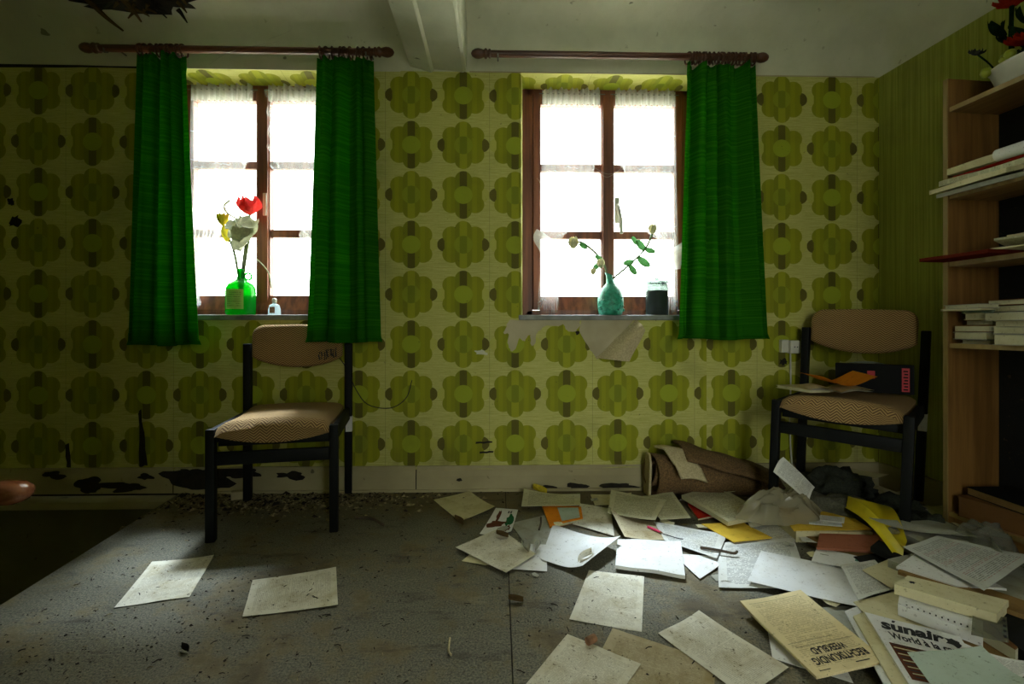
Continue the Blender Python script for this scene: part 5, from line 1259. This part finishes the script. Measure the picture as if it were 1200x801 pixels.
# heap of older papers under the visible layer
def heap(label, x, y, z, w, d, t, rot, mat):
    ca_, sa_ = math.cos(rot), math.sin(rot)
    Q = [(x + a * ca_ - b * sa_, y + a * sa_ + b * ca_) for a, b in ((-w / 2, d / 2), (w / 2, d / 2), (w / 2, -d / 2), (-w / 2, -d / 2))]
    return sheet('paper_stack', label, 'papers', mat, t, z + t, (0, 0, 0, 0), .001, Q, 3)
for a in (('low pile of grey papers carrying the letter of red print', 1.47, 1.47, 0, .34, .30, .072, .3, 'paper_grey'), ('brown bundle of papers below the terracotta folder', 1.32, 1.80, 0, .26, .2, .025, .2, 'card_brown'),
          ('stack of cream papers under the yellow envelope', 1.29, 1.95, 0, .28, .22, .046, -.1, 'paper_cream'), ('grey bundle under the curving grey sheet', 1.56, 1.68, 0, .24, .2, .092, .1, 'paper_grey'),
          ('old newspapers under the travel magazine', 1.02, 1.09, 0, .24, .3, .028, -.45, 'paper_grey'), ('bundle of papers under the listing pages', 1.20, 1.27, 0, .26, .24, .033, .4, 'card_brown'),
          ('brown bundle at the right frame edge', 1.42, 1.25, 0, .3, .26, .05, .3, 'book_brown'), ('flat grey papers around the right chair feet', 1.50, 2.15, 0, .5, .35, .012, .5, 'paper_grey'), ('cream papers under the chair nearest the bookcase', 1.80, 2.12, 0, .18, .14, .03, .2, 'paper_cream'),
          ('thick papers under the back of the right chair', 1.62, 2.30, .0, .5, .24, .05, .1, 'paper_cream')): heap(*a)

# ------------------------------------------------------------------ things on the right chair
CH = Matrix.Translation((1.352, 1.95, .072)) @ Matrix.Rotation(-.79, 4, 'Z') @ Matrix.Rotation(.036, 4, 'Y')
def on_chair(x, y, z): return CH @ Vector((x, y, z))
p = on_chair(.07, .34, .470)
o = empty('black_box', p, -.79 + .12, 'black flat box with red lettering standing against the chair back', 'box')
MB().box(-.14, .14, -.02, .02, 0, .125, .002).build('body', 'black_card', o)
b_ = MB().box(.098, .124, -.0212, -.0198, .012, .112).build('red_panel', 'red_ink', o)
for k in range(7): MB().box(.103 + .003 * (k % 2), .119, -.0216, -.0211, .018 + .013 * k, .024 + .013 * k).build('lettering', 'black_card', o)
MB().box(-.022, .006, -.0212, -.0198, .062, .096).build('red_mark', 'red_ink', o)
m = MB(); m.grid(lambda u, v: (-.10 + .15 * u, -.018 + .03 * v, .126 + .012 * math.sin(u * 3.1) * (1 - v)), 8, 3); m.build('torn_flap', 'paper_green', o)
p = on_chair(-.045, .14, .478)
o = empty('open_paperback', p, -.79 + .55, 'open paperback lying face down on the chair seat', 'book')
for s in (-1, 1):
    MB().grid(lambda u, v, s=s: (s * .12 * u, -.085 + .17 * v, .006 + .022 * math.sin(min(1, u * 1.3) * 2.2) * (1 - .3 * u)), 8, 4).build('cover', 'paper_cream', o)
    MB().grid(lambda u, v, s=s: (s * .115 * u, -.083 + .166 * v, .002 + .012 * math.sin(min(1, u * 1.3) * 2.2)), 8, 4).build('pages', 'paper_white', o)
p = on_chair(-.035, .15, .508)
m = MB(); m.grid(lambda u, v: (-.13 + .25 * u, -.075 + .15 * v, .022 * math.cos((u - .55) * 5.5) * -1 + .024 + .012 * v * u), 16, 6)
o = m.build('orange_leaflet', 'paper_orange', None, smooth=True); o.location = p; o.rotation_euler = (0, 0, -.79 + .75); tag(o, 'orange leaflet curling on top of the paperback on the chair', 'leaflet')
p = on_chair(-.15, .12, .474); book('thin cream book at the left edge of the chair seat', p.x, p.y, p.z, .19, .12, .012, .2, 'paper_cream', 'paper_book', None, 'book', 'book', False)

# ------------------------------------------------------------------ small things on the floor
o = empty('wine_cork', (.238, 1.265, .0155), .6, 'brown cork lying on the creased front sheet', 'cork')
MB().lathe([(.009, -.014), (.0105, -.013), (.0105, .013), (.009, .014)], 12, (0, 0, 0), 'x').build('stopper', 'cork', o, smooth=False)
o = empty('pencil', (.62, 1.94, .02), -1.0, 'pink pencil stub on the stained curled sheet', 'pencil')
MB().tube([(-.035, 0, 0), (.028, 0, 0)], .0045, 6).build('shaft', 'pink', o); MB().lathe([(.0045, .028), (.001, .04)], 6, (0, 0, 0), 'x').build('tip', 'cork', o)
def twig(label, pts, r=.003, mat='bark'):
    c = sum((Vector(p) for p in pts), Vector()) / len(pts)
    tag(MB().tube([Vector(p) - c for p in spline(pts, 10)], r, 5).build('twig', mat, None, loc=None), label, 'twig').location = c
twig('dry twig across the sunlit folded sheet', [(.735, 1.775, .022), (.79, 1.745, .024), (.835, 1.725, .022), (.85, 1.73, .026)], .005)
twig('dark twig beside the orange booklet', [(.178, 2.08, .02), (.172, 2.02, .018), (.160, 1.97, .012)], .004)
twig('thin dark twig beneath the pink pencil', [(.64, 1.90, .02), (.68, 1.86, .02), (.70, 1.85, .02)], .002, 'ink')
twig('short straw on the bare floor left of the creased sheet', [(-.13, 1.30, .004), (-.128, 1.25, .004), (-.12, 1.23, .005)], .003, 'carpet_back')
twig('stick lying behind the left chair leg', [(-.62, 2.14, .006), (-.54, 2.11, .008), (-.48, 2.05, .006)], .006)
def leaf_curl(label, x, y, z, s, rot, mat='dry_leaf'):
    m = MB(); m.grid(lambda u, v: ((u - .5) * s * .5 * math.sin(math.pi * (.08 + .84 * v)), (v - .5) * s, .3 * s * ((u - .5) ** 2) * 4 + .15 * s * v * v), 4, 6)
    o = m.build('dry_leaf', mat, None, smooth=True); o.location = (x, y, z); o.rotation_euler = (0, 0, rot); tag(o, label, 'leaf')
leaf_curl('curled leaf scrap on the wide dirty sheet', .012, 1.90, .016, .05, 1.2, 'dry_leaf'); leaf_curl('folded paper scrap on the right of the wide dirty sheet', .098, 1.79, .016, .06, .3, 'paper_grey'); leaf_curl('narrow paper curl next to the bluish white sheet', .14, 1.80, .014, .05, -.4, 'paper_grey')
leaf_curl('shrivelled brown leaf left of the leaflet', -.17, 2.07, .003, .06, .8); leaf_curl('dark shrivelled leaf on the bare floor right of the seam', .05, 1.47, .003, .045, 1.5); leaf_curl('yellow leaf at the skirting behind the printed page', .20, 2.41, .015, .08, .9, 'yellow_petal')
leaf_curl('dark green flake in the front left of the floor', -.80, 1.27, .003, .032, 1.1, 'book_dark'); leaf_curl('crumpled brown wad on the loose sheet corner of the big curled sheet', .30, 1.69, .014, .08, -.8, 'paper_dirty')
o = MB().box(-.028, .028, -.02, .02, 0, .04, .006).build('plaster_lump', 'old_plaster', None); o.location = (-1.26, 2.40, 0); o.rotation_euler = (0, .0, .4); tag(o, 'pale plaster lump under the back of the left chair', 'plaster lump')

rs = random.Random(77)
for k, (x, y) in enumerate(((.02, 1.98), (.25, 2.02), (.45, 2.30), (.70, 2.02), (.86, 2.28), (1.02, 2.06), (1.08, 1.80), (.60, 1.66), (.72, 1.58), (1.12, 1.72), (1.16, 1.44), (.98, 1.42), (.12, 1.62), (.83, 1.98))):
    m = MB(); s = rs.uniform(.012, .03); n = 7
    m.v = [(0, 0, .004)] + [(s * rs.uniform(.6, 1.3) * math.cos(6.283 * t / n), s * rs.uniform(.6, 1.3) * math.sin(6.283 * t / n), rs.uniform(0, .008)) for t in range(n)]
    m.f = [(0, 1 + t, 1 + (t + 1) % n) for t in range(n)]
    o = m.build('paper_scrap', 'paper_cream' if k % 2 else 'paper_grey'); o.location = (x, y, .012 if k not in (7, 8, 12) else .003); tag(o, 'tiny torn paper scrap among the floor papers', 'paper scrap', 'torn paper scraps')

# crumbs and dust nobody could count
def crumbs(name, label, mat, n, fn, smin, smax, seed):
    rr = random.Random(seed); m = MB()
    for _ in range(n):
        x, y = fn(rr); s = rr.uniform(smin, smax) * (1 if rr.random() < .85 else 2); a = rr.uniform(0, 6.28); h = s * rr.uniform(.25, .7)
        c, d = math.cos(a) * s, math.sin(a) * s; k = rr.uniform(.3, .9); i = len(m.v)
        m.v += [(x + c, y + d, .001), (x - d * k, y + c * k, .001), (x - c, y - d, .001), (x + d * k, y - c * k, .001), (x + rr.uniform(-.4, .4) * s, y + rr.uniform(-.4, .4) * s, h + .001)]
        m.f += [(i, i + 1, i + 4), (i + 1, i + 2, i + 4), (i + 2, i + 3, i + 4), (i + 3, i, i + 4)]
    tag(m.build(name, mat), label, 'debris', None, 'stuff')
def near_wall(rr):
    y = 2.47 - abs(rr.gauss(0, .13)); x = rr.gauss(-1.1, .38)
    return max(-1.55, min(.7, x)), y
def anywhere(rr): return rr.uniform(-1.38, 1.2), rr.uniform(.9, 2.45)
def left_floor(rr): return min(0, max(-1.35, rr.gauss(-.95, .25))), max(1.0, min(2.3, rr.gauss(1.45, .3)))
crumbs('plaster_crumbs', 'pale plaster crumbs strewn along the skirting below the left window', 'crumb', 1700, near_wall, .002, .010, 1)
crumbs('dirt_crumbs', 'dark dirt and rotten wood bits along the left skirting', 'dark_crumb', 600, near_wall, .003, .012, 2)
def straws(name, label, mat, n, fn, seed):
    rr = random.Random(seed); m = MB()
    for _ in range(n):
        x, y = fn(rr); a = rr.uniform(0, 6.28); l = rr.uniform(.003, .011); b = a + rr.uniform(-.6, .6); w = rr.uniform(.0006, .0016)
        m.tube([(x, y, .0025), (x + l * math.cos(a), y + l * math.sin(a), .004), (x + l * math.cos(a) + l * math.cos(b), y + l * math.sin(a) + l * math.sin(b), .0025)], w, 4, False)
    tag(m.build(name, mat), label, 'debris', None, 'stuff')
straws('dry_bits', 'short dark twigs and straw bits strewn over the linoleum', 'dark_crumb', 420, anywhere, 31)
straws('pale_straw', 'pale straw bits strewn over the linoleum', 'crumb', 160, anywhere, 32)
crumbs('floor_dirt', 'fine dark flakes scattered over the whole floor', 'dark_crumb', 900, anywhere, .001, .0035, 3)
crumbs('floor_grit', 'dark grit on the floor at the stairwell edge', 'dark_crumb', 800, left_floor, .001, .0035, 4)

# ------------------------------------------------------------------ handrail end over the stairwell
o = empty('handrail', (-1.75, 1.6, -2.4), 0, 'varnished wooden handrail end poking in at the left edge', 'handrail')
r_ = MB(); pr = [(-.9, .035), (.17, .038), (.215, .036), (.238, .028), (.25, .014), (.252, .004)]
r_.lathe([(r, x) for x, r in pr], 18, (0, 0, 2.70), 'x', sx=1.5, sy=1.0); r_.v = [(x, y, z - .02 * min(1, max(0, (.1 - x))) if z < 2.70 else z) for x, y, z in r_.v]
sm(r_.build('rail', 'rail_wood', o), 50)
for x in (-.15, -.6): MB().lathe([(.03, 0), (.03, .4), (.02, .5), (.032, 1.4), (.02, 2.5), (.03, 2.66)], 12, (x, 0, 0)).build('post', 'frame_wood', o, smooth=True)

# ------------------------------------------------------------------ cobwebs
def web(label, strands):
    m = MB()
    for s in strands: m.tube(spline(s, 10), .0006, 4)
    tag(m.build('cobweb', 'cobweb'), label, 'cobweb')
web('cobweb strands sagging from the left curtain rod', [[(-1.36, 2.34, 2.06), (-1.30, 2.36, 2.12), (-1.20, 2.37, 2.16), (-1.05, 2.37, 2.19)], [(-1.10, 2.37, 2.2), (-1.0, 2.38, 2.25), (-1.02, 2.40, 2.3)]])
web('cobweb strands between the net curtains of the right window', [[(.20, 2.60, 1.62), (.25, 2.60, 1.56), (.33, 2.60, 1.53)], [(.50, 2.60, 1.68), (.58, 2.59, 1.64), (.66, 2.60, 1.67)], [(.52, 2.60, 1.66), (.58, 2.59, 1.625), (.68, 2.6, 1.70)]])
# thin wire hanging on the wall right of the left chair
tag(MB().tube(spline([(-.80, 2.47, .68), (-.76, 2.47, .62), (-.72, 2.48, .52), (-.66, 2.485, .44), (-.55, 2.49, .42), (-.47, 2.49, .47), (-.44, 2.49, .56)], 30), .0022, 5).build('wire', 'ink'), 'thin dark wire drooping on the wall beside the left chair', 'wire')
